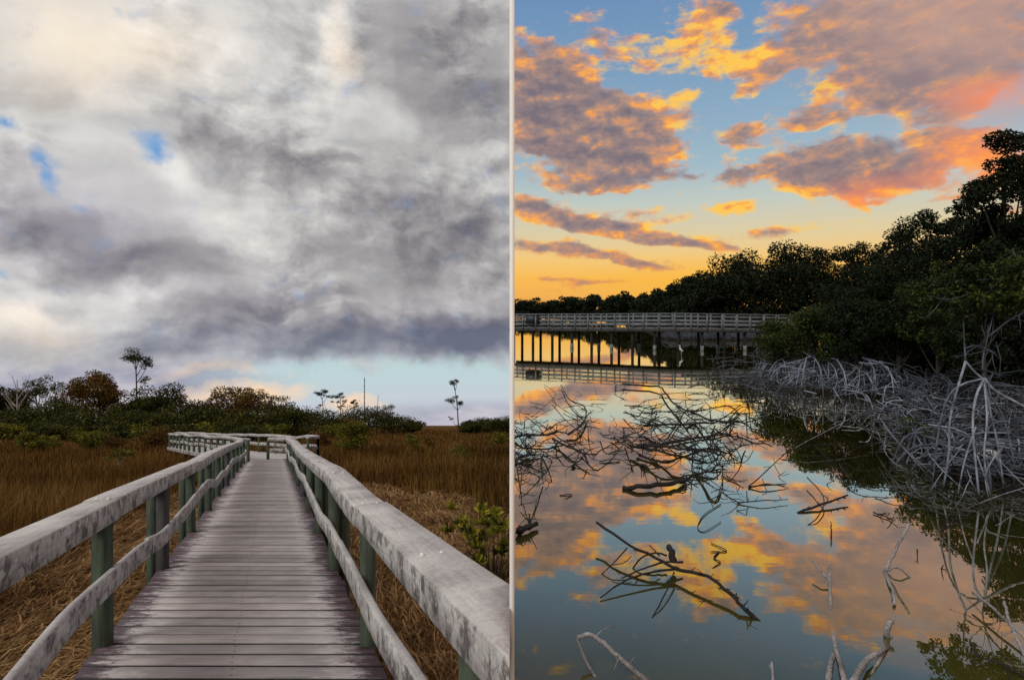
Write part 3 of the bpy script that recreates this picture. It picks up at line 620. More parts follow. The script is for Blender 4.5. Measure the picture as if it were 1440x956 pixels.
# ------------------------------------------------------------------ grasses
def grass_zone_right(Y): return np.interp(Y, [0, 9, 15, 20, 24, 30], [9.0, 8.2, 7.3, 5.4, 2.2, 1.5])
def grass_zone_left(Y): return np.interp(Y, [0, 6, 10, 14, 20, 25, 30], [-3.0, -3.1, -3.3, -3.0, -2.4, -1.6, -1.5])
def marsh_za(X, Y): return EYE - MARSH - SL * Y + 0.05 * np.sin(X * 0.31 + Y * 0.17) * np.sin(Y * 0.23 - X * 0.11)
def near_branch(X, Y):
    """True under the platform and its branch"""
    d = (X + 11.6) * 0.78 + (Y - 25.0) * 0.62       # across the branch
    along = -(X + 11.6) * 0.62 + (Y - 25.0) * 0.78
    return (along > -2) & (along < 24) & (d > -0.6) & (d < 4.2)
def blades(n, ymin, ymax, power, hgt, wid, seed, accept, lean=0.25, name='sawgrass', mat='grass', clump=0.35):
    r = np.random.default_rng(seed)
    u = r.random(n); a = 1 - power
    Y = (ymin ** a + u * (ymax ** a - ymin ** a)) ** (1 / a)
    X = -(Y * 1.10 + 1.0) * r.random(n) - 0.03
    cx = np.round(X / 0.5) * 0.5; X = X + (cx - X) * clump * r.random(n)
    ok = accept(X, Y) & (X < -0.03); X, Y = X[ok], Y[ok]; m = len(X)
    patch = 0.5 + 0.5 * np.sin(X * 0.55 + 1.3 * np.sin(Y * 0.31)) * np.sin(Y * 0.42 + np.sin(X * 0.27))
    h = hgt * (0.62 + 0.55 * r.random(m)) * (0.78 + 0.34 * patch); w = wid * (0.6 + 0.8 * r.random(m)) * (1 + Y / 22.0)
    az = r.random(m) * 2 * np.pi; l = np.abs(r.normal(0, lean, m)); la = r.random(m) * 2 * np.pi
    b = np.stack([X, Y, marsh_za(X, Y) - 0.06], 1); s = np.stack([np.cos(az), np.sin(az), np.zeros(m)], 1) * w[:, None]
    ld = np.stack([np.cos(la), np.sin(la), np.zeros(m)], 1)
    mid = b + ld * (h * l * 0.35)[:, None] + np.array([0, 0, 1.0]) * (h * 0.58)[:, None]
    tip = b + ld * (h * l)[:, None] + np.array([0, 0, 1.0]) * (h * (1 - 0.25 * l))[:, None]
    X_ok = -0.015
    V = np.stack([b - s, b + s, mid + s * .8, mid - s * .8, tip], 1); V[..., 0] = np.minimum(V[..., 0], X_ok); V = V.reshape(-1, 3)
    i = np.arange(m) * 5
    o = mesh_np(name, V, [np.stack([i, i + 1, i + 2, i + 3], 1), np.stack([i + 3, i + 2, i + 4], 1)], M[mat])
    return o
def tall(X, Y):
    off = X - (-0.2775 - 0.42 * Y); wv = 0.5 * np.sin(Y * 1.9) + 0.35 * np.sin(Y * 4.3 + X) + 0.4 * np.sin(X * 2.3)
    return np.where(Y < 30, (off > grass_zone_right(Y) + wv) | (off < grass_zone_left(Y) - 0.6 * np.abs(wv)), True) & ~near_branch(X, Y)
tag(blades(180000, 3.0, 46, 1.55, 1.02, 0.0052, 1, tall), 'tall brown sawgrass standing over the marsh near the boardwalk', 'grass', kind='stuff')
tag(blades(72000, 40, 330, 1.9, 0.95, 0.010, 2, tall, name='sawgrass_far'), 'golden brown sawgrass reaching back to the tree line', 'grass', kind='stuff')
def low(X, Y):
    off = X - (-0.2775 - 0.42 * Y); return (off < grass_zone_right(Y) + 0.6) & (off > grass_zone_left(Y) - 0.6) & (Y < 34)
def straw(n, seed, ymin, ymax, name):
    r = np.random.default_rng(seed); u = r.random(n); a = 1 - 1.5
    Y = (ymin ** a + u * (ymax ** a - ymin ** a)) ** (1 / a); X = -(Y * 1.0 + 1.0) * r.random(n) - 0.05
    ok = low(X, Y); X, Y = X[ok], Y[ok]; m = len(X)
    az = np.pi * 0.5 + np.sin(X * 1.3 + Y * .7) * 0.9 + r.normal(0, .7, m); L = 0.25 + 0.55 * r.random(m); w = 0.004 * (0.6 + r.random(m)) * (1 + Y / 9)
    d = np.stack([np.cos(az), np.sin(az) , np.zeros(m)], 1); s = np.stack([-np.sin(az), np.cos(az), np.zeros(m)], 1) * w[:, None]
    z = marsh_za(X, Y) + 0.03 + 0.10 * r.random(m); b = np.stack([X, Y, z], 1)
    d[:, 2] = -SL * d[:, 1]
    up = np.array([0, 0, 1.0]); lift = (0.03 + 0.16 * r.random(m) ** 2)[:, None] * up
    mid = b + d * (L * .5)[:, None] + lift; tip = b + d * L[:, None] + lift * (r.random(m)[:, None] * 1.6 - .2)
    V = np.stack([b - s, b + s, mid + s, mid - s, tip], 1); V[..., 0] = np.minimum(V[..., 0], -0.015); i = np.arange(m) * 5
    return mesh_np(name, V.reshape(-1, 3), [np.stack([i, i + 1, i + 2, i + 3], 1), np.stack([i + 3, i + 2, i + 4], 1)], M['thatch'])
tag(straw(150000, 3, 2.6, 34, 'fallen_grass'), 'flattened dead straw coloured grass beside the boardwalk', 'grass', kind='stuff')
tag(blades(9000, 3.0, 26, 1.4, 0.42, 0.004, 4, lambda X, Y: low(X, Y) & (np.abs(X - (-0.2775 - 0.42 * Y)) > 1.15) & (np.sin(X * 1.7) * np.sin(Y * 1.1 + X) > 0.1), 0.6, 'short_grass', 'thatch'), 'short dry grass tufts in the bare strip beside the boardwalk', 'grass', kind='stuff')

# ------------------------------------------------------------------ trees
def unit(r, n):
    v = r.normal(size=(n, 3)); return v / (np.linalg.norm(v, axis=1, keepdims=True) + 1e-9)
def leaf_cloud(r, C, S, n, size, aspect=0.45, shell=0.55, up=0.35, xlim=None, fold=0.0):
    """n small leaf faces spread through clumps with centres C and radii S (k,3)"""
    C = np.asarray(C, float); S = np.asarray(S, float); wgt = (S[:, 0] * S[:, 1] + S[:, 0] * S[:, 2]) ; wgt = wgt / wgt.sum()
    k = r.choice(len(C), n, p=wgt); d = unit(r, n); rad = shell + (1.08 - shell) * r.random(n) ** 0.8
    rad = np.where(r.random(n) < 0.22, r.random(n) ** 0.5, rad)
    P = C[k] + d * S[k] * rad[:, None]
    N = d * 0.5 + unit(r, n) * 0.9; N[:, 2] += up; N /= np.linalg.norm(N, axis=1, keepdims=True)
    T = np.cross(N, unit(r, n)); T /= np.linalg.norm(T, axis=1, keepdims=True) + 1e-9; B = np.cross(N, T)
    L = (size * (0.6 + 0.8 * r.random(n)))[:, None]
    V = np.stack([P - T * L * .5, P + B * L * aspect * .5 + T * L * .08, P + T * L * .5 + N * L * fold, P - B * L * aspect * .5 + T * L * .08], 1)
    if xlim is not None:
        keep = (V[..., 0] < xlim[1]).all(1) & (V[..., 0] > xlim[0]).all(1); V = V[keep]
    i = np.arange(len(V)) * 4
    return V.reshape(-1, 3), np.stack([i, i + 1, i + 2, i + 3], 1)
LEFTX, RIGHTX = (-1e9, -0.03), (0.03, 1e9)
def tree(name, label, cat, base, h, w, seed, leafm, barkm, nleaf, size, group=None, bottom=0.25, nclump=22, csize=0.26, airy=0.0, depth=None, lean=(0, 0), xlim=LEFTX, trunk_r=None, limbs=9, aspect=0.5, twiggy=0):
    """tapered trunk and limbs, crown of leaf clumps from bottom*h to h"""
    r = np.random.default_rng(seed); base = Vector(base); t = thing(name, label, cat, base, group); depth = depth or w
    z0, z1 = bottom * h, h; cc = np.array([lean[0], lean[1], (z0 + z1) / 2]); ext = np.array([w / 2, depth / 2, (z1 - z0) / 2])
    C, S = [], []
    for i in range(nclump):
        d = unit(r, 1)[0]; rad = r.random() ** 0.42 * 0.80; c = cc + d * ext * rad
        if r.random() < .35: c[2] = cc[2] + abs(c[2] - cc[2])
        s = csize * (0.55 + 0.75 * r.random()); C.append(c); S.append((s * ext[0] * 1.15, s * ext[1] * 1.15, s * min(ext[2], ext[0]) * (0.8 - 0.25 * airy) * 1.1))
    C = np.array(C); S = np.array(S)
    for ax, lo, hi in ((2, z0, z1), (0, cc[0] - w / 2, cc[0] + w / 2)):
        a, b_ = (C[:, ax] - S[:, ax]).min(), (C[:, ax] + S[:, ax]).max(); C[:, ax] = lo + (C[:, ax] - a) * (hi - lo) / (b_ - a)
    g = Geo(); tr = trunk_r or h * 0.018
    top = cc + np.array([0, 0, ext[2] * 0.55]); kn = [(0, 0, -0.25)]
    for q in (0.25, 0.5, 0.75): kn.append((top[0] * q + r.normal(0, .02 * h), top[1] * q + r.normal(0, .02 * h), top[2] * q))
    kn.append(tuple(top)); P = smooth_path(kn, 12); g.tube(P, np.linspace(tr, tr * .3, 13), 7)
    order = r.permutation(len(C))[:limbs]
    for j in order:
        c = C[j]; hz = min(max(0.12 * h, c[2] * r.uniform(.45, .8)), top[2] * .95); k = int(np.clip(hz / top[2] * 12, 1, 11)); s0 = P[k]
        mid = (s0 + c) / 2 + np.array([0, 0, -.04 * h]) + r.normal(0, .03 * w, 3)
        g.tube(smooth_path([s0, mid, c], 6), np.linspace(tr * .42, tr * .08, 7), 5, cap=False)
        for _ in range(twiggy):
            e = c + unit(r, 1)[0] * S[j] * 1.1; g.tube(smooth_path([c, (c + e) / 2 + r.normal(0, .02 * w, 3), e], 4), np.linspace(tr * .08, tr * .03, 5), 4, cap=False)
    g.build('trunk', barkm, t, True)
    b = np.array(base); V, Qd = leaf_cloud(r, C, S, nleaf, size, aspect, xlim=(xlim[0] - b[0], xlim[1] - b[0]))
    mesh_np('crown', V, [Qd], leafm, t); return t
def pine(label, base, h, w, seed, clumps, lean=0.0, group='tall thin pines over the marsh'):
    """bare pole of a slash pine, needle tufts on a few crooked limbs; clumps: (dx, z, rx, rz) as parts of h"""
    r = np.random.default_rng(seed); t = thing('pine_tree', label, 'pine tree', base, group); g = Geo()
    P = smooth_path([(0, 0, -.3), (lean * .15, 0, h * .3), (lean * .3 + r.normal(0, .01) * h, 0, h * .6), (lean, 0, h * .95)], 14); g.tube(P, np.linspace(h * .014, h * .005, 15), 6)
    C, S = [], []
    for (dx, z, rx, rz) in clumps:
        c = np.array([dx * h, r.normal(0, .02) * h, z * h]); k = int(np.clip((z - .10) * 14 / .95, 2, 13))
        g.tube(smooth_path([P[k], (P[k] + c) / 2 + np.array([0, 0, -.015 * h]), c], 6), np.linspace(h * .006, h * .002, 7), 4, cap=False)
        for q in range(5):
            e = c + r.normal(0, 1, 3) * np.array([rx * h * .45, rx * h * .45, rz * h * .4]); C.append(e); s = rx * h * r.uniform(.32, .62); S.append((s, s, s * .55))
            g.tube(smooth_path([c, (c + e) / 2, e], 3), h * .0016, 4, cap=False)
    g.build('trunk', M['bark_pine'], t, True)
    b = np.array(base); V, Qd = leaf_cloud(r, C, S, 2300, h * .026, 0.22, 0.25, xlim=(-1e9, -0.03 - b[0])); mesh_np('crown', V, [Qd], M['needle'], t); return t
def ht(py, Y, base): return EYE - (py - HY) / F * Y - base.z       # height of a thing whose top shows at row py

GT = 'trees along the far edge of the marsh'
TL = [  # px, top row, width px, Y, material, label, airy
    (4, 537, 70, 88, 'leaf_green', 'dark green tree at the outer end of the marsh tree line', 0),
    (52, 524, 60, 96, 'leaf_green', 'thin airy tree with see through crown beside the bleached dead tree', 1),
    (88, 528, 52, 93, 'leaf_green', 'sparse tall tree with scattered leaves beside the russet crowned tree', 1),
    (140, 520, 80, 86, 'leaf_brown', 'russet leaved broad tree rising highest left of the lone tall pine', 0),
    (72, 560, 100, 80, 'leaf_green', 'low dark green tree under the airy thin crowned trees', 0),
    (182, 560, 66, 84, 'leaf_green', 'dark tree standing at the foot of the lone tall pine', 0),
    (224, 538, 92, 85, 'leaf_green', 'round topped dark green tree right of the lone tall pine', 0),
    (276, 560, 64, 88, 'leaf_green', 'lower green tree between the round topped tree and the golden brown tree', 0),
    (332, 541, 92, 90, 'leaf_brown', 'golden brown broad tree above the boardwalk platform', 0),
    (300, 570, 90, 80, 'leaf_green', 'squat dark tree behind the boardwalk branch railing', 0),
    (380, 551, 66, 93, 'leaf_brown', 'small brownish tree with open crown above the platform corner', 1),
    (398, 567, 78, 84, 'leaf_green', 'dark low tree beside the platform corner post', 0),
    (112, 578, 110, 74, 'leaf_green', 'dark thicket tree in front of the russet crowned tree', 0),
    (24, 574, 96, 76, 'leaf_green', 'dark thicket tree in front of the bleached dead tree', 0),
    (206, 576, 100, 76, 'leaf_green', 'dark thicket tree in front of the lone tall pine', 0),
    (352, 576, 100, 78, 'leaf_green', 'dark thicket tree in front of the golden brown tree', 0),
    (438, 577, 84, 112, 'leaf_green', 'low dark tree under the leaning twin pines', 0),
    (506, 570, 84, 128, 'leaf_green', 'rounded dark tree mound at the foot of the thin mast', 0),
    (548, 578, 74, 130, 'leaf_green', 'lower dark mound tree beyond the dead snag', 0),
    (476, 587, 70, 118, 'leaf_brown', 'brownish low tree in front of the twin pines', 0),
    (580, 590, 36, 140, 'leaf_green', 'small low tree at the open end of the dark mound', 0),
    (681, 587, 56, 150, 'leaf_green', 'low dark clump tree right of the lone far pine', 0),
    (708, 584, 50, 140, 'leaf_green', 'dark clump tree by the white pole', 0),
    (660, 591, 34, 145, 'leaf_green', 'low clump tree at the foot of the lone far pine', 0)]
for i, (px, top, wpx, Y, mk, lab, airy) in enumerate(TL):
    b = marsh_px(px, Y); h = ht(top, Y, b); w = wpx * 1.12 / F * Y
    main = top < 552 and not airy
    tree('broadleaf_tree', lab, 'tree', b, h, w, 300 + i, M[mk], M['bark_pine'] if not airy else M['bark_pale'], 3000 if airy else (12000 if main else 7500), 0.32 if not airy else 0.28, GT,
         bottom=0.30 if airy else (0.12 if main else 0.04), nclump=34 if airy else 44, csize=0.19 if airy else (0.27 if main else 0.33), airy=0, depth=w * .8, limbs=20 if airy else 14, twiggy=2 if airy else 0)
# shrubs of the understory, each a plant of its own
US = [(8, 594, 'at the outer end of the marsh tree line'), (36, 592, 'below the bleached dead tree'), (66, 595, 'below the airy thin crowned trees'), (98, 598, 'between the airy trees and the russet tree'), (128, 596, 'below the russet tree'), (160, 594, 'between the russet tree and the lone tall pine'), (190, 594, 'below the lone tall pine'), (222, 595, 'below the round topped dark tree'),
      (252, 595, 'behind the end of the boardwalk branch'), (286, 595, 'behind the boardwalk branch railing'), (318, 595, 'behind the platform, under the golden brown tree'), (352, 595, 'behind the middle of the platform railing'), (384, 595, 'behind the opening of the platform'), (414, 596, 'behind the platform corner post'), (446, 598, 'under the leaning twin pines'), (470, 596, 'under the fuller twin pine')]
for i, (px, top, where) in enumerate(US):
    Y = 70 + 5 * math.sin(i * 2.2) if px < 400 else 100; b = marsh_px(px, Y); h = ht(top, Y, b)
    tree('understory_shrub', 'dark leafy shrub ' + where, 'shrub', b, h, 52 / F * Y, 420 + i, M['leaf_green' if i % 3 else 'leaf_yellow'], M['bark_dark'], 3000, 0.30, 'shrubs under the tree line', bottom=0.0, nclump=18, csize=.36)
SH = [  # px, top row, base row, width px, material, label
    (42, 605, 634, 40, 'leaf_yellow', 'rounded green shrub standing forward in the grass left of the trees', 3500, .13),
    (72, 609, 630, 30, 'leaf_yellow', 'small green shrub beside the rounded shrub in the grass', 2000, .13),
    (130, 603, 632, 44, 'leaf_yellow', 'olive shrub at the grass edge below the russet tree', 3000, .13),
    (160, 608, 630, 34, 'leaf_brown', 'reddish brown shrub at the grass edge below the lone tall pine', 2500, .13),
    (218, 600, 632, 60, 'leaf_brown', 'brown twiggy shrub beside the railing of the boardwalk branch', 3500, .14),
    (495, 590, 634, 56, 'leaf_yellow', 'big rounded bright green bush alone in the grass beyond the handrail', 5000, .14),
    (580, 606, 636, 26, 'leaf_yellow', 'slender olive bush in the open grass', 900, .13),
    (602, 614, 632, 22, 'leaf_brown', 'low twiggy bush beside the slender olive bush', 500, .13),
    (650, 624, 645, 42, 'leaf_yellow', 'low spreading bush with sparse leaves in the open grass', 900, .13),
    (702, 606, 622, 34, 'leaf_yellow', 'low wide bush near the far clump trees', 900, .14),
    (444, 606, 626, 40, 'leaf_brown', 'reddish bush beside the platform corner', 2500, .14)]
for i, (px, top, bot, wpx, mk, lab, nl, ls) in enumerate(SH):
    b = on_marsh(px, bot + 10 if bot < 640 else bot + 8); h = ht(top, b.y, b); tree('marsh_bush', lab, 'bush', b, h, wpx / F * b.y, 460 + i, M[mk], M['bark_dark'], nl, ls * b.y / 45, 'bushes standing in the marsh', bottom=0.12, nclump=20, csize=.34, limbs=12)
# small mangrove on pale stilts
b = on_marsh(168, 668); h = ht(630, b.y, b); t = tree('marsh_bush', 'small bush on pale bare stilt stems in front of the brown grass', 'bush', b, h, 34 / F * b.y, 480, M['leaf_yellow'], M['bark_pale'], 420, .12, 'bushes standing in the marsh', bottom=0.55, nclump=12, csize=.34, limbs=12, twiggy=2)
g = Geo(); rr = np.random.default_rng(3)
for k in range(7): a = rr.random() * 6.28; g.tube(smooth_path([(0, 0, h * .5), (math.cos(a) * .2, math.sin(a) * .2, h * .3), (math.cos(a) * .5, math.sin(a) * .5, -.1)], 6), [.022] * 7, 5)
g.build('stilt_stems', M['bark_pale'], t, True)

def PN(px, top, Y): b = marsh_px(px, Y); return b, ht(top, Y, b)
b, h = PN(192, 495, 92); pine('lone tall thin pine with a flat crown above the dark trees', b, h, 0, 1, [(-.06, .93, .16, .06), (.02, .97, .14, .05), (.10, .90, .12, .06), (.12, .84, .08, .04), (.10, .69, .07, .045), (.07, .66, .05, .03)], lean=-.012 * h)
b, h = PN(455, 549, 150); pine('leaning far pine with wide flat crown, outer of the twin pines', b, h, 0, 2, [(-.10, .92, .12, .07), (.02, .95, .13, .06), (.10, .86, .10, .06), (-.10, .66, .08, .04)], lean=-.05 * h)
b, h = PN(478, 551, 150); pine('far pine with bushy crown, the fuller of the twin pines', b, h, 0, 3, [(-.07, .90, .12, .07), (.06, .94, .11, .06), (.12, .78, .10, .06), (-.10, .76, .08, .06), (.03, .66, .09, .05)])
b, h = PN(498, 560, 160); pine('small wispy pine between the twin pines and the mast', b, h, 0, 4, [(-.02, .92, .10, .08), (.05, .80, .08, .06), (-.05, .72, .07, .05)])
b, h = PN(645, 534, 150); pine('lone far pine with small tufts standing apart over open grass', b, h, 0, 5, [(-.10, .95, .10, .05), (-.02, .98, .09, .04), (-.16, .62, .12, .05), (.06, .58, .10, .06), (-.02, .70, .05, .04), (-.14, .30, .06, .05)], lean=-.09 * h)
b, h = PN(546, 570, 135); pine('stubby little pine on the end of the dark mound', b, h, 0, 6, [(-.12, .90, .22, .08), (.12, .94, .2, .08)])
# dead snags and the thin mast
def snag(label, px, top, Y, seed, mat, lean=0.0, br=0, r0=.011, spread=.15):
    b = marsh_px(px, Y); h = ht(top, Y, b); r = np.random.default_rng(seed); t = thing('dead_tree', label, 'dead tree', b, 'dead trees at the marsh edge'); g = Geo()
    P = smooth_path([(0, 0, -.2), (lean * h * .4 + r.normal(0, .01) * h, 0, h * .45), (lean * h, 0, h)], 10); g.tube(P, np.linspace(h * r0, h * r0 * .4, 11), 6); g.build('trunk', mat, t, True)
    for k in range(br):
        s = P[r.integers(4, 9)]; a = r.random() * 6.28; L = h * r.uniform(.2, .42); e = s + np.array([math.cos(a) * spread * h, math.sin(a) * spread * h * .6, L]); g = Geo()
        g.tube(smooth_path([s, (s + e) / 2 + np.array([math.cos(a), 0, 0]) * .04 * h, e], 6), np.linspace(h * r0 * .45, h * r0 * .12, 7), 5)
        for q in range(3):
            f = s + (e - s) * r.uniform(.4, .9); e2 = f + np.array([r.normal(0, .05) * h, r.normal(0, .05) * h, r.uniform(.05, .14) * h]); g.tube([f, e2], [h * r0 * .16, h * r0 * .06], 4)
        g.build('branch', mat, t, True)
    return t
snag('bleached dead tree with forking bare branches beside the airy trees', 24, 534, 84, 1, M['bark_pale'], 0, 11, .016, .2)
snag('slim dead snag with broken top beside the thin mast', 529, 556, 130, 2, M['bark_pine'], .05, 1, .012, .05)
snag('short leaning dead snag left of the fuller twin pine', 467, 566, 140, 3, M['bark_pine'], -.25, 0)
snag('bare dead trunk between the wispy pine and the mast', 508, 562, 126, 4, M['bark_pine'], -.12, 1, .010, .05)
b = marsh_px(512.5, 160); h = ht(531, 160, b); t = thing('radio_mast', 'very thin dark mast rising above the far dark mound', 'mast', b); g = Geo()
g.tube([(0, 0, 0), (0, 0, h)], [.16, .10], 6); g.build('shaft', M['mast'], t)
for k in range(5): g = Geo(); z = h * (.55 + .1 * k); g.tube([(-.28, 0, z), (.28, 0, z)], .05, 4); g.build('antenna', M['mast'], t)
# glossy-leaved bush by the handrail
b = Vector((-0.55, 7.9, marsh_z(-.55, 7.9))); h = ht(708, 7.9, b); r = np.random.default_rng(21); t = thing('mangrove_bush', 'young mangrove bush with large yellow green leaves beside the handrail', 'bush', b); g = Geo(); C = []; S = []
for k in range(24):
    e = np.array([r.uniform(-.12, .50), r.uniform(-.4, .4), h * r.uniform(.38, .9)]); e[0] = min(e[0], .46)
    if k < 4: e = np.array([(-.28, 0, h * .93), (-.36, .1, h * .66), (.12, 0, h * .9), (.36, -.1, h * .8)][k])
    g.tube(smooth_path([(r.normal(.25, .06), r.normal(0, .05), -.1), (e[0] * .6 + .12, e[1] * .5, e[2] * .5), e], 8), np.linspace(.010, .003, 9), 5); C.append(e); S.append((.10, .10, .09))
g.build('stems', M['bark_dark'], t, True); LV = Geo()
for c in C:
    for q in range(17):
        d = unit(r, 1)[0]; d[2] = abs(d[2]) * .9 + .15; d /= np.linalg.norm(d); s0 = c + d * .015; n_ = np.cross(d, unit(r, 1)[0]); n_ /= np.linalg.norm(n_); bb = np.cross(d, n_); L = r.uniform(.09, .16); w = L * .21
        Vv = np.array([s0, s0 + d * L * .35 + n_ * w + bb * .006, s0 + d * L * .8 + n_ * w * .8 + bb * .004, s0 + d * L, s0 + d * L * .8 - n_ * w * .8 + bb * .004, s0 + d * L * .35 - n_ * w + bb * .006])
        if (Vv[:, 0] + b.x < -0.02).all(): LV.add(Vv, [(0, 1, 2, 3), (0, 3, 4, 5)])
LV.build('leaves', M['leaf_big'], t)

# ------------------------------------------------------------------ boardwalk over the pond
pw = thing('pond_boardwalk', 'grey timber boardwalk on piles crossing the pond in front of the dark trees', 'boardwalk', (8, 44, 0))
def ppart(g, name, mat, smooth=False, parent=None):
    o = g.build(name, mat, None, smooth); o.parent = parent or pw; o.matrix_parent_inverse = Matrix.Translation(-pw.location); return o
PB = [(0.05, 47.0, .0), (6.0, 45.2, .03), (12.2, 43.0, .10), (17.5, 43.0, .03), (25.5, 43.8, -.10)]
PP = smooth_path(PB, 120); PS = np.concatenate([[0], np.cumsum(np.linalg.norm(np.diff(PP[:, :2], axis=0), axis=1))])
def pat(s, h, off=0.0):
    p = [np.interp(s, PS, PP[:, i]) for i in range(3)]; e = 0.1; q = [np.interp(min(s + e, PS[-1]), PS, PP[:, i]) for i in range(2)]; p0 = [np.interp(max(s - e, 0), PS, PP[:, i]) for i in range(2)]
    t = np.array([q[0] - p0[0], q[1] - p0[1]]); t /= np.linalg.norm(t) + 1e-9
    return Vector((p[0] + t[1] * off, p[1] - t[0] * off, 1.55 + p[2] + h))
LEN = PS[-1]; DH = 0.0
def run(h, w, hh, off, name, mat, a=0.0, b=LEN, n=40):
    g = Geo(); g.sweep([pat(s, h, off) for s in np.linspace(a, b, n)], w, hh, cham=.006); return ppart(g, name, mat)
s = 0.0; k = 0
while s < LEN - .2:                                      # deck boards in short lengths along the run
    e = min(s + 1.06, LEN)
    for q in range(5):
        g = Geo(); a = s + q * .212
        if a + .1 > LEN: continue
        g.sweep([pat(a, 0, 0), pat(min(a + .20, LEN), 0, 0)], 2.0, .045, cham=.004); ppart(g, 'deck_board', M['grey_wood'])
    s += 1.06; k += 1
for off in (-1.02, 1.02):
    run(-.01, .05, .25, off, 'fascia', M['dark_wood_and_shade'])  # dark colour stands in for the backlit shade of the underside
    nb = int(LEN / 3.18) + 1
    for j in range(nb):
        a, b = j * 3.18 + .004, min((j + 1) * 3.18 - .004, LEN)
        if b - a < .3: continue
        run(1.10, .16, .045, off, 'top_rail', M['grey_wood'], a, b, 8)
        for h in (.93, .62, .34):
            run(h, .035, .14, off - (.05 if off > 0 else -.05), 'rail', M['grey_wood'], a, b, 8)
    s = 0.1
    while s < LEN:
        p = pat(s, 0, off); g = Geo(); g.box((p.x - .05, p.y - .05, p.z - .2), (p.x + .05, p.y + .05, p.z + 1.05)); ppart(g, 'rail_post', M['grey_wood']); s += 1.06
s = 0.35; k = 0
while s < LEN:
    for off in (-.8, .8):
        p = pat(s + (0.25 if off < 0 else 0), -.05, off); g = Geo(); g.tube([(p.x, p.y, -.8), (p.x, p.y, p.z)], .11, 10); pile = ppart(g, 'pile', M['drift'], True)
        if s < 4.5 or (k + (off > 0)) % 2: continue
        g = Geo(); g.tube([(p.x, p.y, -.2), (p.x, p.y, .36)], [.135, .135], 10); o = g.build('pile_sleeve', M['grey_wood'], None, True); o.parent = pile; o.matrix_parent_inverse = Matrix.Identity(4); o.matrix_parent_inverse = (Matrix.Translation(pw.location) @ pile.matrix_parent_inverse).inverted()
    g = Geo(); a, b = pat(s, -.06, -1.0), pat(s, -.06, 1.0); g.tube([a, b], .09, 4); ppart(g, 'cross_beam', M['drift']); s += 1.59; k += 1
# information panel on the railing
t = thing('information_panel', 'dark information panel mounted on the pond boardwalk railing', 'sign', pat(2.05, .5, 1.1)); g = Geo()
g.box((-.62, -.02, -.16), (.62, .02, .48)); g.build('board', M['slate'], t); g = Geo(); g.box((-.68, -.035, -.22), (.68, -.022, -.165)); g.box((-.68, -.035, .485), (.68, -.022, .53)); g.build('frame', M['dark_wood_and_shade'], t)

# ------------------------------------------------------------------ mangroves
def root_arch(r, s, e, rise, rad, n=8):
    m = (np.array(s) + np.array(e)) / 2 ; m[2] = max(s[2], e[2]) * .72 + rise
    m[2] *= r.uniform(.62, 1.08); m[:2] = np.array(s)[:2] + (np.array(e)[:2] - np.array(s)[:2]) * r.uniform(.3, .85)
    P = smooth_path([s, m + r.normal(0, .09, 3), e], n); P[1:-1] += r.normal(0, .012, (n - 1, 3)); return P
def add_roots(t, n, r, h0, reach, mat, rad=.022, zdown=-.15):
    for k in range(n):
        a = r.uniform(0, 2 * np.pi) if k % 3 else r.uniform(np.pi, 2 * np.pi)     # the pond side shows most roots
        L = reach * r.uniform(.35, 1.0); s = np.array([r.normal(0, .3), r.normal(0, .3), h0 * r.uniform(.3, 1.0)])
        e = np.array([math.cos(a) * L, math.sin(a) * L, zdown]); g = Geo()
        P = root_arch(r, s, e, h0 * r.uniform(.05, .25), rad); rr = rad * r.uniform(.5, 1.7)
        g.tube(P, np.linspace(rr * 1.2, rr * .8, len(P)), 6, jit=.25, rng=r)
        for q in range(r.integers(0, 3)):
            f = P[r.integers(3, len(P) - 1)]; e2 = np.array([f[0] + math.cos(a) * r.uniform(.1, .5) * reach * .5, f[1] + r.normal(0, .15), zdown]); g.tube(smooth_path([f, (f + e2) / 2 + np.array([math.cos(a) * .06, 0, .12]), e2], 5), rr * .6, 5)
        g.build('prop_root', mat, t, True)
GM = 'mangroves round the pond'
MT = [  # px, top row, width px, Y, nleaf, leaf size, label, airy
    (985, 378, 66, 92, 5000, .44, 'dark mangrove at the low end of the wood behind the pond boardwalk', 0), (1014, 356, 68, 92, 6000, .44, 'second mangrove up the rising wood behind the pond boardwalk', 0),
    (1058, 346, 82, 93, 6500, .44, 'round dark mangrove halfway up the rising wood', 0), (1106, 334, 92, 94, 7000, .44, 'tallest round crowned mangrove behind the pond boardwalk', 0),
    (1152, 346, 70, 95, 4200, .38, 'thin crowned mangrove with sunset showing through', 1), (1202, 338, 72, 95, 5200, .38, 'open crowned mangrove between the thin crown and the near wood', 1), (1236, 345, 60, 90, 4500, .44, 'dark mangrove meeting the near wood', 0),
    (1262, 303, 60, 36, 6000, .17, 'leafy mangrove with rounded head at the start of the near wood', 0), (1302, 288, 78, 34, 9000, .17, 'broad headed mangrove in the near wood above the front bushes', 0), (1344, 276, 72, 33, 7000, .17, 'high mangrove with open leafy edge beside the tallest tree', 1),
    (1414, 180, 116, 27, 14000, .16, 'tallest mangrove of the pond with a heavy overhanging head', 1), (1462, 200, 90, 26, 8000, .16, 'tall mangrove behind the heavy headed tallest tree', 0)]
for i, (px, top, wpx, Y, nl, ls, lab, airy) in enumerate(MT):
    b = Vector(((px - CX) / F * Y, Y, .1)); h = EYE - (top - HY) / F * Y - .1
    tree('mangrove_tree', lab, 'mangrove', b, h, wpx / F * Y * 1.1, 500 + i, M['leaf_dark'], M['bark_dark'], nl, ls, GM, bottom=.40 if airy else .12, nclump=44, csize=.26 if airy else .30, airy=airy, xlim=RIGHTX, limbs=16, depth=wpx / F * Y, twiggy=1 if airy else 0)
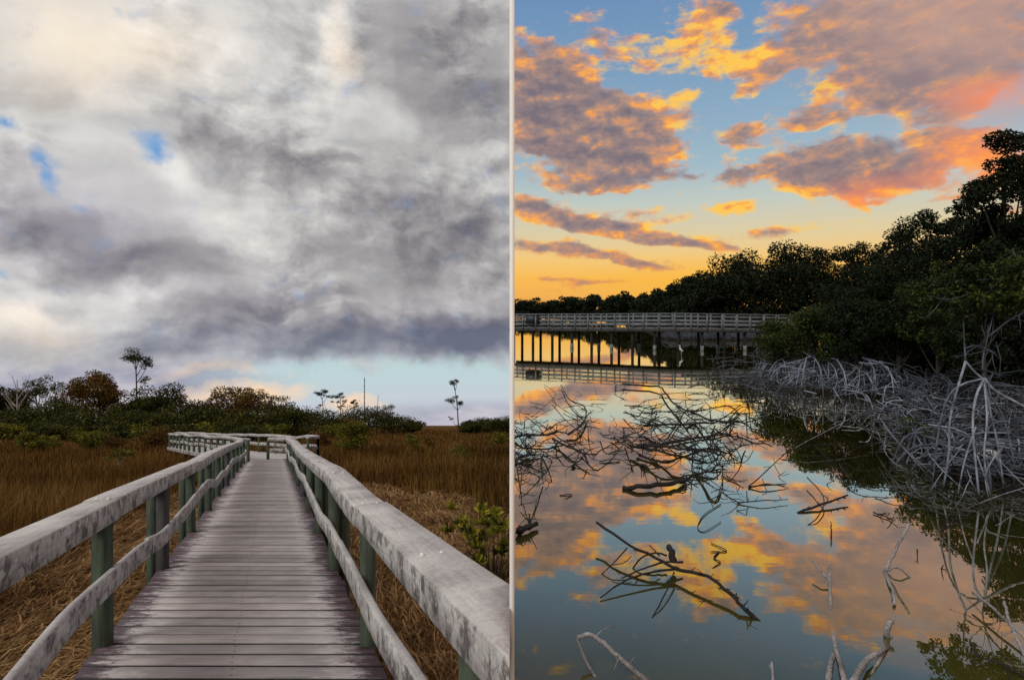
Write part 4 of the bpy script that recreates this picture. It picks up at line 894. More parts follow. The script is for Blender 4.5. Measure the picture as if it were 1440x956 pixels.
# far low mangroves along the back of the pond
for i, px in enumerate(range(728, 990, 22)):
    Y = np.interp(px, [723, 800, 870, 905, 960, 990], [185, 165, 130, 100, 92, 90]) + 4 * math.sin(i * 1.9); top = [420, 418, 421, 416, 418, 413, 415, 408, 412, 405, 398, 388][i]
    b = Vector((max((px - CX) / F * Y, 2.2), Y, .2)); h = EYE - (top - HY) / F * Y - .2
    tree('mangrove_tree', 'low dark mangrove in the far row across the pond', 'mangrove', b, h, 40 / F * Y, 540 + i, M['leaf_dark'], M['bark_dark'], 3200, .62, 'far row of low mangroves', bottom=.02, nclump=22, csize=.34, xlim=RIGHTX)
# lower mangroves that fill the wood
FT = [(930, 416, 70, 92, 'at the low tail of the wood'), (968, 406, 68, 88, 'before the low end of the rising wood'), (1005, 384, 74, 86, 'before the second tree of the rising wood'), (1045, 372, 80, 85, 'before the round dark mangrove'), (1085, 366, 82, 85, 'left of the tallest round crown'), (1125, 366, 84, 84, 'right of the tallest round crown'),
      (1168, 368, 84, 84, 'below the thin crown with sunset showing through'), (1208, 364, 88, 82, 'below the open crowned tree'), (1246, 368, 88, 78, 'in the gap before the near wood'), (1280, 338, 90, 32, 'below the rounded head of the near wood'), (1322, 330, 96, 30, 'below the broad headed tree'), (1368, 300, 92, 29, 'below the high tree with open leafy edge'), (1410, 270, 96, 27, 'under the heavy overhanging head'), (1446, 262, 90, 25, 'beside the tallest mangrove'), (1240, 366, 80, 33, 'at the outer corner of the near wood'), (1200, 392, 90, 33, 'between the rounded front top and the far wood'),
      (1300, 420, 100, 24, 'filling the shade behind the inner root thicket'), (1360, 420, 100, 22, 'filling the shade behind the sapling'), (1430, 410, 110, 21, 'filling the shade at the inner end of the bank'), (1250, 440, 90, 25, 'filling the shade behind the long arching roots')]
for i, (px, top, wpx, Y, where) in enumerate(FT):
    b = Vector(((px - CX) / F * Y, Y, .1)); h = EYE - (top - HY) / F * Y - .1; far = Y > 45
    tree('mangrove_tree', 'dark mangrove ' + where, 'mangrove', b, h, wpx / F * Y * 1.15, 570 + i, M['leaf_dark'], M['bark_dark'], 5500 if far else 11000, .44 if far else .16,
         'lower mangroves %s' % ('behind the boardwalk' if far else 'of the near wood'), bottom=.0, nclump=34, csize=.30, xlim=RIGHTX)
# front mangroves on prop roots
FB = [  # px, top row, waterline row, width px, root crown height, n roots, material, label
    (1112, 446, 538, 92, 1.5, 22, 'leaf_lit', 'lowest front mangrove at the boardwalk end, on grey arching roots', 9000),
    (1160, 424, 550, 100, 1.7, 26, 'leaf_lit', 'front mangrove with rounded green top on a wide fan of pale roots', 11000),
    (1222, 416, 556, 110, 1.6, 24, 'leaf_dark', 'dark front mangrove behind the longest arching roots', 11000),
    (1282, 400, 560, 110, 1.4, 20, 'leaf_dark', 'dark green mangrove over the inner root thicket', 11000),
    (1338, 380, 572, 100, 1.4, 18, 'leaf_lit', 'green mangrove above the litter of roots beside the stilted sapling', 10000),
    (1404, 372, 585, 110, 1.4, 16, 'leaf_dark', 'dark mangrove directly behind the stilted sapling', 10000)]
for i, (px, top, wl, wpx, rh, nroot, mk, lab, nl) in enumerate(FB):
    p = on_water(px, wl); b = Vector((p.x, p.y + .6, 0)); h = EYE - (top - HY) / F * b.y
    t = tree('mangrove_tree', lab, 'mangrove', b, h, wpx / F * b.y, 600 + i, M[mk], M['bark_dark'], nl, .105, GM, bottom=.27, nclump=34, csize=.30, xlim=RIGHTX, limbs=16, twiggy=1, depth=wpx / F * b.y * .9)
    add_roots(t, int(nroot * 1.5), np.random.default_rng(700 + i), rh * .85, 2.3, M['root'] if i < 3 else M['root_dull'], .0155)
# stilted sapling at the near end of the bank, traced roots
def near_root(lst, t, loc, mat, sides=7):
    for (pts, r0, r1) in lst:
        P = smooth_path([px_at(x, y, Y) for (x, y, Y) in pts], 12); g = Geo(); g.tube(P - np.array(loc), np.linspace(r0 * .72, r1 * .72, 13), sides, jit=.2, rng=np.random.default_rng(len(pts))); g.build('prop_root', mat, t, True)
loc = px_at(1384, 532, 10.0); loc.z = 0
t = thing('mangrove_sapling', 'bare stemmed mangrove sapling propped on long pale curved roots', 'mangrove', loc)
near_root([
    ([(1384, 532, 10), (1372, 560, 9.8), (1368, 600, 9.6), (1372, 650, 9.5), (1378, 708, 9.3)], .030, .020),
    ([(1384, 532, 10), (1350, 542, 10), (1330, 566, 10.3), (1318, 620, 10.6), (1314, 668, 10.8)], .026, .018),
    ([(1384, 532, 10), (1398, 548, 9.9), (1430, 566, 9.8), (1475, 590, 9.6)], .034, .026),
    ([(1384, 534, 10), (1392, 575, 10), (1404, 630, 9.9), (1412, 690, 9.8)], .026, .018),
    ([(1384, 534, 10), (1388, 590, 9.7), (1384, 640, 9.5), (1392, 700, 9.4)], .024, .016),
    ([(1358, 508, 10.2), (1346, 548, 10), (1336, 590, 9.9), (1334, 640, 9.8), (1326, 690, 9.7)], .030, .020),
    ([(1358, 508, 10.2), (1370, 522, 10.1), (1384, 534, 10)], .022, .022),
    ([(1384, 545, 10), (1410, 585, 10.3), (1424, 640, 10.5), (1430, 690, 10.6)], .022, .014),
    ([(1372, 600, 9.6), (1356, 650, 9.5), (1346, 700, 9.4)], .018, .014), ([(1374, 640, 9.5), (1388, 680, 9.4), (1398, 716, 9.2)], .016, .012)], t, loc, M['root'])
g = Geo(); r = np.random.default_rng(77); C = []; S = []
for pts in ([(1384, 532, 10), (1382, 505, 10.1), (1390, 470, 10.2), (1400, 430, 10.3)], [(1358, 508, 10.2), (1356, 480, 10.3), (1354, 440, 10.4), (1350, 400, 10.5)],
            [(1356, 490, 10.3), (1376, 486, 10.2), (1400, 498, 10)], [(1388, 475, 10.2), (1420, 450, 10), (1440, 440, 9.9)], [(1354, 440, 10.4), (1330, 425, 10.4), (1318, 420, 10.3)], [(1396, 440, 10.3), (1420, 400, 10.2), (1436, 380, 10.1)], [(1382, 520, 10), (1396, 524, 10), (1408, 528, 9.8)]):
    P = smooth_path([px_at(*p) for p in pts], 10); g.tube(P - np.array(loc), np.linspace(.017, .006, 11), 6)
    for q in range(6): a = P[r.integers(3, 11)] - np.array(loc); e = a + r.normal(0, .22, 3) + np.array([0, 0, .1]); g.tube([a, (a + e) / 2 + r.normal(0, .02, 3), e], [.008, .006, .004], 4)
g.build('stem', M['root_dull'], t, True)
for (x, y, Y, s) in ((1332, 400, 10.5, .34), (1350, 420, 10.4, .36), (1370, 395, 10.4, .38), (1395, 410, 10.3, .42), (1420, 390, 10.2, .42), (1440, 420, 10.0, .42), (1410, 440, 10.2, .34), (1325, 440, 10.4, .26), (1360, 460, 10.4, .22), (1345, 380, 10.5, .30), (1455, 390, 10, .5), (1430, 370, 10.2, .36)):
    c = np.array(px_at(x, y, Y)) - np.array(loc)
    for q in range(4): C.append(c + r.normal(0, s * .45, 3)); S.append((s * .5, s * .5, s * .42))
V, Qd = leaf_cloud(r, C, S, 5200, .09, .42, .3, xlim=(-50, 50)); mesh_np('crown', V, [Qd], M['leaf_lit'], t)
for k, (x, y, Y) in enumerate(((1283, 500, 13), (1275, 572, 12.5), (1302, 566, 12))):
    b = px_at(x, y + 20, Y); b.z = .05; r = np.random.default_rng(90 + k); tt = thing('mangrove_seedling', 'tiny green mangrove seedling growing among the dry roots', 'seedling', b, 'seedlings among the roots')
    g = Geo(); h = .6; g.tube([(0, 0, -.1), (.02, 0, h)], [.012, .006], 5); g.build('stem', M['root_dull'], tt); V, Qd = leaf_cloud(r, [(0, 0, h), (.1, .05, h * .8), (-.1, 0, h * .75)], [(.18, .18, .14)] * 3, 90, .09, .4, .2); mesh_np('leaves', V, [Qd], M['leaf_lit'], tt)

# thicket of smaller roots and litter that nobody could count
def litter(name, n, seed, place, rad, label, mat, kinds=(.4, .4)):
    r = np.random.default_rng(seed); g = Geo()
    for k in range(n):
        p = place(r)
        if p is None: continue
        u = r.random(); sc_ = rad * r.uniform(.55, 1.5)
        if u < kinds[0]:                                 # upright aerial root
            h = r.uniform(.2, .8); l = r.normal(0, .12, 2); P = smooth_path([(p[0], p[1], -.1), (p[0] + l[0], p[1] + l[1], h * .5), (p[0] + l[0] * 1.5 + r.normal(0, .08), p[1] + l[1], h)], 4)
        elif u < kinds[0] + kinds[1]:                    # lying stick
            a = r.uniform(0, 6.28); L = r.uniform(.35, 1.5); z = r.uniform(.04, .45); d = np.array([math.cos(a), math.sin(a), r.normal(0, .2)]) * L; P = smooth_path([np.array([p[0], p[1], z]) - d * .5, np.array([p[0], p[1], z]) + r.normal(0, .07, 3), np.array([p[0], p[1], z]) + d * .5], 5)
        else:                                            # small arch
            a = r.uniform(0, 6.28); L = r.uniform(.4, 1.4); h = r.uniform(.2, .75); d = np.array([math.cos(a), math.sin(a), 0]) * L; b = np.array([p[0], p[1], 0]); P = smooth_path([b + np.array([0, 0, h]), b + d * .55 + np.array([0, 0, h * .85]), b + d + np.array([0, 0, -.1])], 6)
        P[:, 0] = np.maximum(P[:, 0], .06); g.tube(P, np.linspace(sc_, sc_ * .65, len(P)), 4, cap=False)
    return tag(g.build(name, mat, None, True), label, 'roots', kind='stuff')
def in_poly(pt, poly):
    x, y = pt; c = False; j = len(poly) - 1
    for i in range(len(poly)):
        if (poly[i][1] > y) != (poly[j][1] > y) and x < (poly[j][0] - poly[i][0]) * (y - poly[i][1]) / (poly[j][1] - poly[i][1]) + poly[i][0]: c = not c
        j = i
    return c
def place_px(poly):
    x0, x1 = min(p[0] for p in poly), max(p[0] for p in poly); y0, y1 = min(p[1] for p in poly), max(p[1] for p in poly)
    def f(r):
        x, y = r.uniform(x0, x1), r.uniform(y0, y1)
        if not in_poly((x, y), poly): return None
        return on_water(x, y)
    return f
litter('root_thicket', 420, 1, place_px([(1040, 545), (1090, 520), (1200, 516), (1300, 520), (1300, 556), (1220, 562), (1130, 566), (1060, 566)]), .019, 'thicket of small grey aerial roots under the front mangroves', M['root_dull'], (.5, .2))
litter('root_litter', 900, 2, place_px([(1250, 540), (1460, 545), (1470, 690), (1400, 688), (1330, 682), (1280, 655), (1255, 600)]), .018, 'litter of broken grey roots and sticks covering the mud bank', M['root_dull'], (.28, .42))
litter('pale_root_litter', 420, 12, place_px([(1070, 530), (1200, 530), (1270, 545), (1460, 560), (1470, 686), (1400, 682), (1310, 680), (1270, 655), (1255, 600), (1120, 566)]), .016, 'pale silvery sticks and roots sprawling over the mud bank', M['root'], (.10, .55))
litter('far_root_litter', 900, 3, lambda r: (r.uniform(15.5, 27), r.uniform(54.5, 60)), .028, 'pale tangle of dead roots on the shore beyond the pond boardwalk', M['root_dull'], (.2, .5))
litter('shore_root_litter', 130, 4, place_px([(1000, 508), (1085, 492), (1105, 540), (1060, 556), (1020, 540)]), .022, 'low tangle of grey twigs in the water by the front mangroves', M['root_dull'], (.15, .65))

# ------------------------------------------------------------------ driftwood in the pond
def stick(label, group, paths, mat, twigs=0, seed=0, name='fallen_branch', cat='branch', twl=.35):
    """paths: [(points (px, row, height over water), r0, r1)]; the first is the stem, others are side branches"""
    r = np.random.default_rng(seed + 5); W = []
    for (pts, r0, r1) in paths: W.append(np.array([on_water(p[0], p[1], p[2] if len(p) > 2 else .02) for p in pts]))
    loc = Vector(W[0][0]); t = None
    stem = None
    for i, (P0, (pts, r0, r1)) in enumerate(zip(W, paths)):
        n = max(6, 4 * (len(P0) - 1)); P = smooth_path(P0, n); P[1:-1] += r.normal(0, r0 * .22, (n - 1, 3)); g = Geo(); P[:, 0] = np.maximum(P[:, 0], .03 + r0)
        g.tube(P - np.array(loc), np.linspace(r0, r1, n + 1) * (1.15 if mat is M['drift_pale'] else .78), 6, jit=.3, rng=r)
        if i == 0:
            for q in range(twigs):
                a = P[r.integers(1, n)]; d = r.normal(0, 1, 3) * np.array([1, 1, .35]); d[2] = abs(d[2]) * .8; d *= twl * r.uniform(.4, 1) / (np.linalg.norm(d) + 1e-9); e = a + d; m = a + d * .55 + r.normal(0, twl * .1, 3)
                Q = np.array([a, m, e]); Q[:, 0] = np.maximum(Q[:, 0], .04); Q[:, 2] = np.maximum(Q[:, 2], -.04); g.tube(Q - np.array(loc), [r0 * .38, r0 * .28, r0 * .14], 5)
                if r.random() < .5: e2 = m + r.normal(0, twl * .3, 3); e2[0] = max(e2[0], .04); g.tube(np.array([m, e2]) - np.array(loc), [r0 * .22, r0 * .1], 4)
            if len(paths) == 1 and name == 'fallen_branch':
                o = g.build(name, mat, None, True, (0, 0, 0)); o.location = loc; tag(o, label, cat, group); return o
            t = thing(name, label, cat, loc, group); g.build('stem', mat, t, True)
        else: g.build('side_branch', mat, t, True)
    return t
D, DP = M['drift'], M['drift_pale']
def zz(pts, z): return [(p[0], p[1], z) for p in pts]
stick('long crooked dead branch with bark knob and many limbs floating in open water', None, [
    ([(839, 734, .25), (885, 766, .2), (932, 789, .14), (951, 800, .10), (994, 810, .14), (1024, 832, .10), (1044, 852, .06), (1070, 876, -.02)], .022, .030), ([(844, 840, .02), (875, 818, .08), (912, 805, .10), (948, 800, .10)], .010, .02),
    ([(874, 813, .03), (905, 799, .1), (935, 790, .13), (960, 790, .1)], .010, .02), ([(846, 807, 0), (862, 792, .1), (882, 770, .2)], .009, .011), ([(890, 799, .0), (902, 784, .10), (922, 777, .14), (938, 781, .12)], .012, .018),
    ([(948, 804, .1), (935, 835, .06), (917, 868, .0)], .012, .008), ([(940, 768, .22), (944, 776, .2), (947, 790, .10)], .042, .055), ([(913, 766, .24), (928, 782, .14)], .008, .010), ([(860, 794, .1), (875, 792, .12), (888, 782, .16)], .008, .006)], D, 14, 1, twl=.14)
stick('arched pale branch lifting out of the water at the open end of the pond', None, [([(812, 896, .26), (829, 892, .28), (849, 903, .25), (865, 919, .2), (885, 937, .13), (915, 962, .02)], .016, .022), ([(839, 893, .28), (850, 884, .3), (864, 879, .3)], .005, .004), ([(870, 925, .18), (863, 943, .1)], .005, .004), ([(884, 934, .14), (894, 922, .14)], .005, .003), ([(813, 897, .24), (820, 921, .1), (841, 958, -.03)], .013, .012)], DP, 3, 2, twl=.08)
stick('thick floating dead log with a forked end', None, [([(876, 685, .03), (905, 684, .07), (940, 680, .08), (964, 675, .05)], .055, .05), ([(962, 676, .05), (966, 670, .12), (956, 666, .16)], .016, .010), ([(964, 677, .05), (962, 688, .03), (952, 692, .0)], .016, .01), ([(964, 674, .06), (974, 676, .08)], .012, .01)], D, 5, 3, 'driftwood_log', 'log', .08)
stick('curled hook shaped twig floating alone in the reflected cloud', None, [([(1014, 708, .015), (991, 723, .015), (981, 741, .01), (991, 747, .01), (1014, 733, .015)], .010, .006)], D, 0, 4)
stick('zigzag broken twig near the hook shaped twig', None, [([(1000, 763, .012), (1022, 774, .012), (1000, 775, .01)], .009, .008), ([(1011, 775, .012), (1004, 784, .012), (1013, 790, .012), (1002, 799, .0)], .013, .007)], D, 0, 5)
stick('crossed pair of dark branches floating apart from the tangles', None, [([(1122, 721, .0), (1159, 708, .06), (1192, 696, .10)], .028, .020), ([(1135, 671, .12), (1151, 688, .12), (1159, 706, .08), (1149, 728, .04), (1136, 738, .0)], .013, .009)], D, 7, 6, twl=.1)
stick('short stump tip standing upright out of the water', None, [([(1169, 758, -.02), (1169, 745, .09), (1168.5, 733, .18)], .016, .007)], D, 0, 7)
stick('pale straight stick slanting out of the brown water with dark forks', None, [([(1242, 806, -.02), (1260, 772, .26), (1278, 736, .55)], .017, .013), ([(1247, 802, .02), (1263, 798, .08), (1284, 815, -.02)], .012, .008), ([(1245, 806, .0), (1255, 828, .03), (1257, 850, .02)], .018, .014)], DP, 2, 8, twl=.06)
stick('long pole lying partly sunk with a Y shaped tip', None, [([(1166, 799, .10), (1168, 828, .03), (1169, 871, -.03), (1174, 904, .0), (1190, 968, .04)], .013, .024), ([(1143, 789, .14), (1156, 805, .10), (1167, 815, .06)], .009, .014), ([(1172, 918, .0), (1167, 940, .02), (1161, 970, .03)], .018, .022)], DP, 5, 9, twl=.05)
stick('short gnarled stump end beside the sunken sticks', None, [([(1254, 872, .14), (1249, 881, .10), (1247, 892, .02), (1262, 902, -.05)], .022, .024)], DP, 3, 10, twl=.06)
stick('curved pale branch rising from the water below the gnarled stump', None, [([(1248, 911, .0), (1234, 918, .05), (1218, 929, .08), (1197, 962, .10)], .014, .024), ([(1243, 916, .0), (1230, 940, -.01), (1215, 965, -.02)], .014, .02)], DP, 3, 11, twl=.05)
stick('pale crossing stick running out of the pond toward the bank', None, [([(1368, 833, .12), (1397, 855, .12), (1450, 905, .08)], .011, .014)], DP, 2, 12, twl=.1)
stick('pale upright stick crossing the slanting pale stick', None, [([(1412, 845, .3), (1414, 855, .26), (1422, 880, .18), (1445, 930, .02)], .012, .012), ([(1428, 885, .15), (1412, 893, .12)], .006, .004)], DP, 1, 13, twl=.08)
stick('dark thin branch sagging into the water under the crossed pale sticks', None, [([(1368, 904, .1), (1374, 921, .08), (1411, 934, .05), (1448, 956, .0)], .008, .011), ([(1374, 921, .08), (1368, 934, .02)], .007, .005), ([(1411, 930, .05), (1418, 946, .02), (1422, 960, .0)], .008, .006), ([(1415, 924, .1), (1432, 942, .03)], .006, .005)], D, 3, 14, twl=.1)
stick('pale stub end poking up at the edge of the water', None, [([(1088, 962, -.02), (1085, 930, .12)], .013, .008)], DP, 2, 15, twl=.04)
stick('triangle of thin branches leaning together over the water', None, [([(1054, 683, .02), (1078, 662, .12), (1102, 640, .3)], .015, .010), ([(1052, 684, .02), (1075, 682, .06), (1106, 680, .05)], .022, .012), ([(1072, 673, .14), (1078, 690, .02)], .009, .008), ([(1088, 652, .2), (1098, 668, .1), (1110, 666, .14)], .008, .006)], D, 6, 16, twl=.18)
stick('low flat branch with upright twig below the triangle of branches', None, [([(1036, 706, .02), (1070, 704, .06), (1108, 702, .05)], .014, .008), ([(1050, 690, .2), (1051, 705, .05)], .010, .010), ([(1036, 718, .0), (1050, 716, .05)], .010, .006)], D, 4, 17, twl=.15)
stick('thick rotten log end with twigs by the white pole', None, [([(715, 748, .05), (735, 743, .08), (755, 736, .06)], .075, .045), ([(744, 736, .1), (738, 718, .24), (735, 708, .32)], .010, .006), ([(746, 735, .1), (752, 716, .26), (755, 703, .36)], .012, .006), ([(745, 736, .1), (744, 722, .2)], .02, .012)], D, 4, 18, 'driftwood_log', 'log', .1)
stick('small curled bark scrap floating below the left tangle', None, [([(804, 648, .05), (808, 650, .05), (807, 655, .03), (804, 657, .02)], .03, .03)], D, 0, 19)
stick('slim loop of bent twig lying on the water', None, [([(843, 649, .02), (858, 646, .03), (872, 646, .03), (866, 650, .01), (848, 651, .01)], .014, .010)], D, 2, 20, twl=.1)
stick('small dark bark piece beside the floating log', None, [([(902, 653, .04), (908, 655, .05), (913, 659, .02)], .035, .025)], D, 0, 21)
stick('bent crooked bark piece under the big tangle', None, [([(918, 646, .05), (923, 648, .06), (924, 652, .03)], .03, .025)], D, 0, 22)
stick('v shaped twig floating alone below the log end', None, [([(787, 696, .012), (804, 695, .012), (795, 702, .0)], .012, .008)], D, 1, 23, twl=.08)
for i, (x, y) in enumerate([(816, 554), (838, 552), (735, 556), (845, 575), (862, 588), (1098, 668), (1252, 730), (1162, 700), (1166, 680), (857, 603), (866, 596), (1290, 776), (1325, 798)]):
    a = nr.uniform(-1, 1); stick('tiny twig tip poking through the still water', 'twig tips in the pond', [([(x - 5 * a, y + 2, -.02), (x, y - 1, .05), (x + 6 * a, y - 4, .09)], .010, .006)], D, 1, 40 + i, 'twig', 'twig', .1)
# traced limbs of the two dark tangles: image offsets measured from a corner of each
def tan_(ox, oy, k, L): return [[(ox + x * k, oy + y * k) for x, y in P] for P in L]
TA = tan_(720, 540, .1674, [[(20, 450), (130, 430), (320, 420), (400, 400), (470, 420)], [(340, 460), (470, 525), (580, 575), (640, 660)], [(300, 385), (230, 330), (160, 335)], [(320, 380), (400, 320), (540, 290)],
    [(470, 420), (560, 360), (620, 280), (600, 180), (480, 130), (410, 0)], [(340, 145), (440, 220), (560, 275), (640, 290)], [(270, 0), (370, 85), (280, 180), (165, 280)], [(20, 350), (90, 380), (110, 300)], [(20, 640), (130, 600), (250, 585)],
    [(240, 590), (262, 760)], [(260, 590), (335, 655), (270, 755)], [(130, 680), (260, 745)], [(260, 760), (160, 880), (70, 955)], [(40, 630), (80, 760), (60, 955)], [(150, 150), (280, 180)], [(350, 420), (480, 500), (600, 465), (480, 400)], [(470, 430), (560, 390), (550, 470), (440, 540)], [(430, 200), (560, 180), (680, 180)],
    [(660, 130), (800, 130)], [(640, 380), (650, 470), (690, 495), (600, 510)], [(20, 560), (120, 590), (200, 480), (130, 450)], [(20, 480), (100, 540), (230, 490), (340, 450)], [(600, 300), (740, 330)], [(580, 575), (690, 590), (760, 545), (890, 480), (960, 430)], [(740, 410), (790, 450), (900, 470)], [(20, 690), (60, 620), (130, 690)], [(480, 130), (570, 190), (640, 240)]])
for i, P in enumerate(TA):
    z = .04 + .10 * nr.random(); big = i in (0, 1, 4, 8)
    Z = [(x, max(y, 541), z + .16 * math.sin(math.pi * k / (len(P) - 1)) * nr.random()) for k, (x, y) in enumerate(P)]
    stick('dark crooked branch in the tangle of driftwood beside the white pole', 'branches of the driftwood tangle by the white pole', [(Z, .034 if big else nr.uniform(.012, .022), .018 if big else .009)], D, 9 if big else 5, 100 + i, twl=.5 if big else .38)
TB = tan_(860, 530, .1674, [[(90, 60), (380, 80), (440, 120), (520, 220), (620, 280), (700, 300), (800, 350), (950, 380), (1080, 380), (1180, 430), (1280, 460), (1350, 505)], [(160, 580), (280, 600), (450, 640), (650, 685), (780, 720)], [(210, 580), (420, 580), (560, 600), (760, 610), (920, 660)], [(230, 570), (430, 560), (600, 530), (790, 500), (960, 480), (1040, 520)],
    [(110, 500), (180, 570), (165, 640)], [(160, 560), (300, 450), (450, 380), (600, 320)], [(270, 410), (450, 400), (720, 390), (900, 370), (1080, 240)], [(100, 300), (270, 340), (480, 400)], [(110, 240), (220, 240), (290, 200), (480, 170)], [(220, 240), (300, 265), (420, 255)], [(400, 150), (640, 130), (800, 150), (930, 130)], [(700, 290), (900, 250), (1090, 235)], [(960, 400), (1090, 540), (1000, 650), (970, 720)], [(330, 690), (380, 650)],
    [(680, 600), (690, 720), (840, 720)], [(700, 800), (780, 840), (870, 850), (930, 770), (935, 740)], [(930, 830), (1110, 935)], [(470, 520), (560, 380), (650, 260), (770, 220)], [(720, 760), (850, 800), (930, 800)], [(90, 430), (260, 430)], [(100, 440), (105, 500)], [(110, 500), (260, 440), (220, 390)], [(420, 590), (560, 540), (700, 560)], [(480, 420), (640, 500), (760, 560)], [(540, 250), (740, 400), (840, 520)], [(380, 230), (330, 330), (430, 480)], [(820, 560), (890, 660), (880, 700)], [(760, 620), (770, 700), (820, 740)], [(840, 500), (960, 580), (1010, 660)], [(870, 410), (820, 520)], [(40, 60), (30, 110), (100, 120), (70, 165)], [(620, 130), (640, 180), (760, 200), (880, 170)], [(960, 400), (1080, 260), (1200, 260), (1340, 290)], [(1080, 380), (1200, 340), (1330, 380)], [(1150, 150), (1180, 260), (1290, 330)], [(1130, 300), (1140, 480)], [(300, 300), (470, 290), (640, 300), (560, 240)], [(320, 360), (420, 420), (560, 420), (700, 440)], [(640, 90), (760, 70), (860, 110), (940, 100)], [(0, 510), (60, 540), (0, 590)]])
for i, P in enumerate(TB):
    z = .04 + .12 * nr.random(); big = i in (0, 1, 2, 3, 6)
    Z = [(x, y, z + .2 * math.sin(math.pi * k / (len(P) - 1)) * nr.random()) for k, (x, y) in enumerate(P)]
    stick('dark crooked branch in the broad tangle of driftwood amid the pond', 'branches of the broad driftwood tangle', [(Z, .042 if big else nr.uniform(.014, .025), .02 if big else .010)], D, 12 if big else 6, 160 + i, twl=.6 if big else .42)
def fill_tangle(n, seed, poly, label, group, rmin, rmax):
    r = np.random.default_rng(seed); x0, x1 = min(p[0] for p in poly), max(p[0] for p in poly); y0, y1 = min(p[1] for p in poly), max(p[1] for p in poly); k = 0
    while k < n:
        x, y = r.uniform(x0, x1), r.uniform(y0, y1)
        if not in_poly((x, y), poly): continue
        s_ = (y - HY) / 200.0; a = r.normal(0, .5) + (np.pi if r.random() < .5 else 0); L = r.uniform(18, 55) * s_; P = []
        for q in range(4):
            P.append((max(x, 724), max(y, 540), .03 + r.uniform(0, .22) * (1 if 0 < q < 3 else .4))); x += math.cos(a) * L / 3; y += math.sin(a) * L / 3 * .6; a += r.normal(0, .45)
        stick(label, group, [(P, r.uniform(rmin, rmax), .007)], D, 5, seed * 100 + k, twl=.34); k += 1
fill_tangle(26, 31, [(880, 570), (960, 545), (1060, 560), (1090, 600), (1060, 640), (980, 660), (900, 625)], 'dark crooked branch in the broad tangle of driftwood amid the pond', 'branches of the broad driftwood tangle', .010, .020)
fill_tangle(14, 32, [(724, 580), (780, 575), (825, 600), (800, 640), (760, 665), (724, 670)], 'dark crooked branch in the tangle of driftwood beside the white pole', 'branches of the driftwood tangle by the white pole', .010, .018)
# pale poles and sticks thrown over the front of the mud bank
BK = [[(1236, 586, .6), (1262, 620, .5), (1310, 674, .1)], [(1243, 600, .5), (1275, 634, .4), (1314, 668, .2)], [(1300, 706, .02), (1322, 668, .5), (1352, 628, .9)], [(1266, 574, .7), (1310, 644, .4), (1380, 710, .05)], [(1342, 724, .05), (1390, 702, .25), (1445, 684, .4)], [(1290, 652, .25), (1370, 656, .3), (1450, 676, .35)],
    [(1412, 626, .8), (1388, 660, .5), (1388, 690, .2), (1398, 716, .02)], [(1246, 612, .3), (1244, 634, .3), (1262, 654, .2), (1286, 664, .1)], [(1230, 684, .1), (1270, 686, .15), (1330, 680, .1)], [(1273, 704, .02), (1310, 680, .1)], [(1282, 682, .2), (1296, 704, .05), (1298, 712, .0)], [(1400, 642, .6), (1430, 672, .3), (1450, 692, .2)], [(1345, 694, .03), (1390, 692, .1), (1420, 682, .15)], [(1418, 712, .03), (1445, 724, .03)], [(1050, 560, .05), (1100, 578, .1), (1180, 582, .12), (1240, 584, .1)], [(1118, 576, .1), (1180, 572, .12), (1230, 578, .1)], [(1146, 548, .1), (1180, 536, .3), (1192, 520, .6)], [(1200, 528, .3), (1230, 548, .2), (1290, 552, .2)], [(1216, 520, .6), (1222, 540, .3), (1230, 558, .05)], [(1226, 572, .1), (1227, 640, .1)], [(1100, 640, .05), (1150, 612, .3), (1224, 574, .6)], [(1122, 632, .05), (1150, 625, .12), (1180, 626, .1)], [(1186, 642, .05), (1210, 628, .25), (1238, 620, .3)], [(1145, 626, .1), (1175, 655, .02)], [(1196, 566, .3), (1180, 580, .2), (1150, 600, .1)], [(1180, 652, .1), (1196, 674, .1), (1220, 688, .06), (1262, 690, .06)], [(1300, 716, .04), (1340, 730, .03), (1320, 748, .0)], [(1228, 720, .02), (1254, 730, .02)], [(1360, 660, .3), (1376, 690, .12), (1440, 706, .1)], [(1290, 600, .5), (1330, 640, .35), (1400, 668, .3)], [(1265, 640, .2), (1300, 620, .4), (1330, 580, .7)], [(1330, 730, .02), (1352, 700, .2), (1366, 668, .4)]]
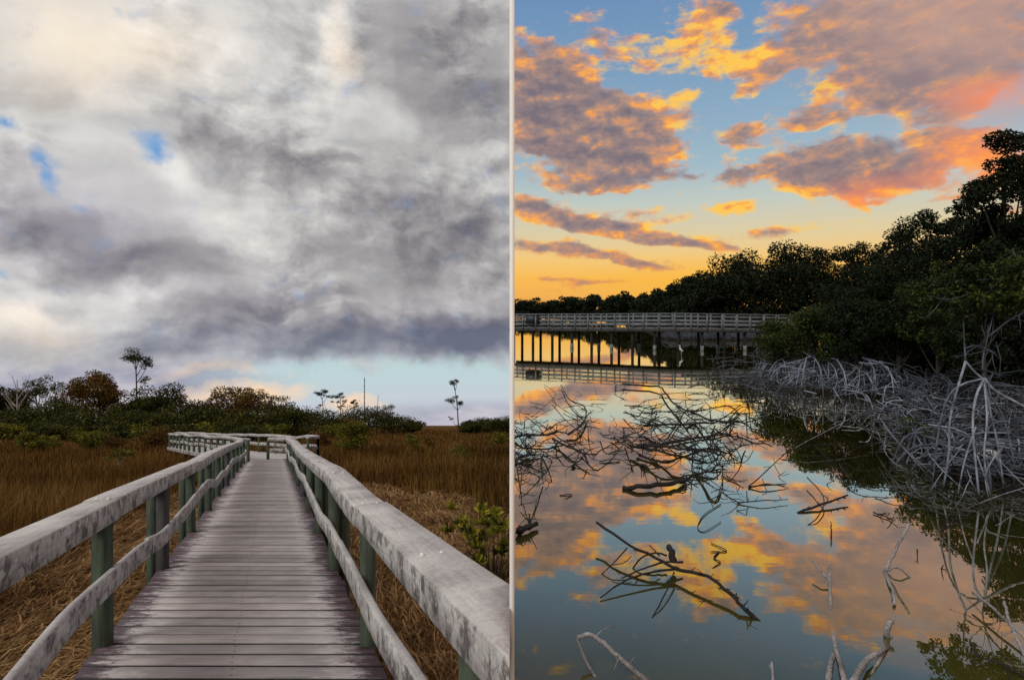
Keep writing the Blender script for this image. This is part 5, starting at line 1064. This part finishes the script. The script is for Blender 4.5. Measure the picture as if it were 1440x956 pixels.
for i, P in enumerate(BK):
    pale = i not in (21, 22, 23, 25, 26, 27)
    stick('pale bare pole thrown across the front of the mud bank roots' if pale else 'dark leafless branch hanging in the water before the mud bank', 'pale poles over the mud bank' if pale else 'dark branches before the mud bank', [(P, nr.uniform(.010, .017), .008)], M['root'] if pale else D, 2 if pale else 6, 260 + i, twl=.18 if pale else .3)
# sunken branches seen through the brown water
for i, P in enumerate([[(1245, 905, -.1), (1280, 880, -.14), (1300, 862, -.2)], [(1252, 900, -.08), (1290, 892, -.13), (1302, 884, -.18)], [(1268, 918, -.1), (1300, 904, -.14), (1326, 896, -.2)], [(1190, 916, -.06), (1215, 912, -.1)], [(1310, 885, -.12), (1340, 888, -.16)]]):
    stick('furry pale branch sunk just below the brown water', 'sunken branches', [(P, .028, .014)], M['bark_pale'], 6, 320 + i, 'sunken_branch', 'branch', .10)
# white foam float caught in the roots
p = on_water(1389, 640, .35); t = thing('foam_float', 'small white foam float caught among the grey roots', 'float', p); g = Geo(); L = np.linspace(-.19, .19, 9)
g.tube([(x, 0, 0) for x in L], [.02, .085, .105, .112, .112, .112, .105, .085, .02], 10); g.build('body', M['white_foam'], t, True); g = Geo(); g.tube([(.19, 0, 0), (.24, .02, -.02), (.26, .05, -.1)], .008, 5); g.build('rope', M['root_dull'], t)
# small wading bird on the sticks in front of the boardwalk
p = on_water(958, 500); g = Geo(); body = smooth_path([(-.16, 0, .30), (-.05, 0, .36), (.06, 0, .44), (.10, 0, .55), (.07, 0, .64), (.10, 0, .70), (.17, 0, .69), (.27, 0, .665)], 21)
g.tube(body, np.interp(np.linspace(0, 1, 22), [0, .12, .25, .38, .5, .68, .8, .86, .92, 1], [.012, .06, .085, .065, .035, .024, .034, .026, .012, .004]), 8)
for y in (-.03, .03): g.tube(smooth_path([(-.01, y, .34), (-.03, y, .18), (.0, y, -.02)], 5), [.014, .010, .009, .009, .008, .008], 5)
o = g.build('wading_bird', M['feather'], None, True); o.location = p; o.rotation_euler = (0, 0, 2.4); o.scale = (.95, .95, .95); tag(o, 'small pale wading bird standing in front of the pond boardwalk piles', 'bird')
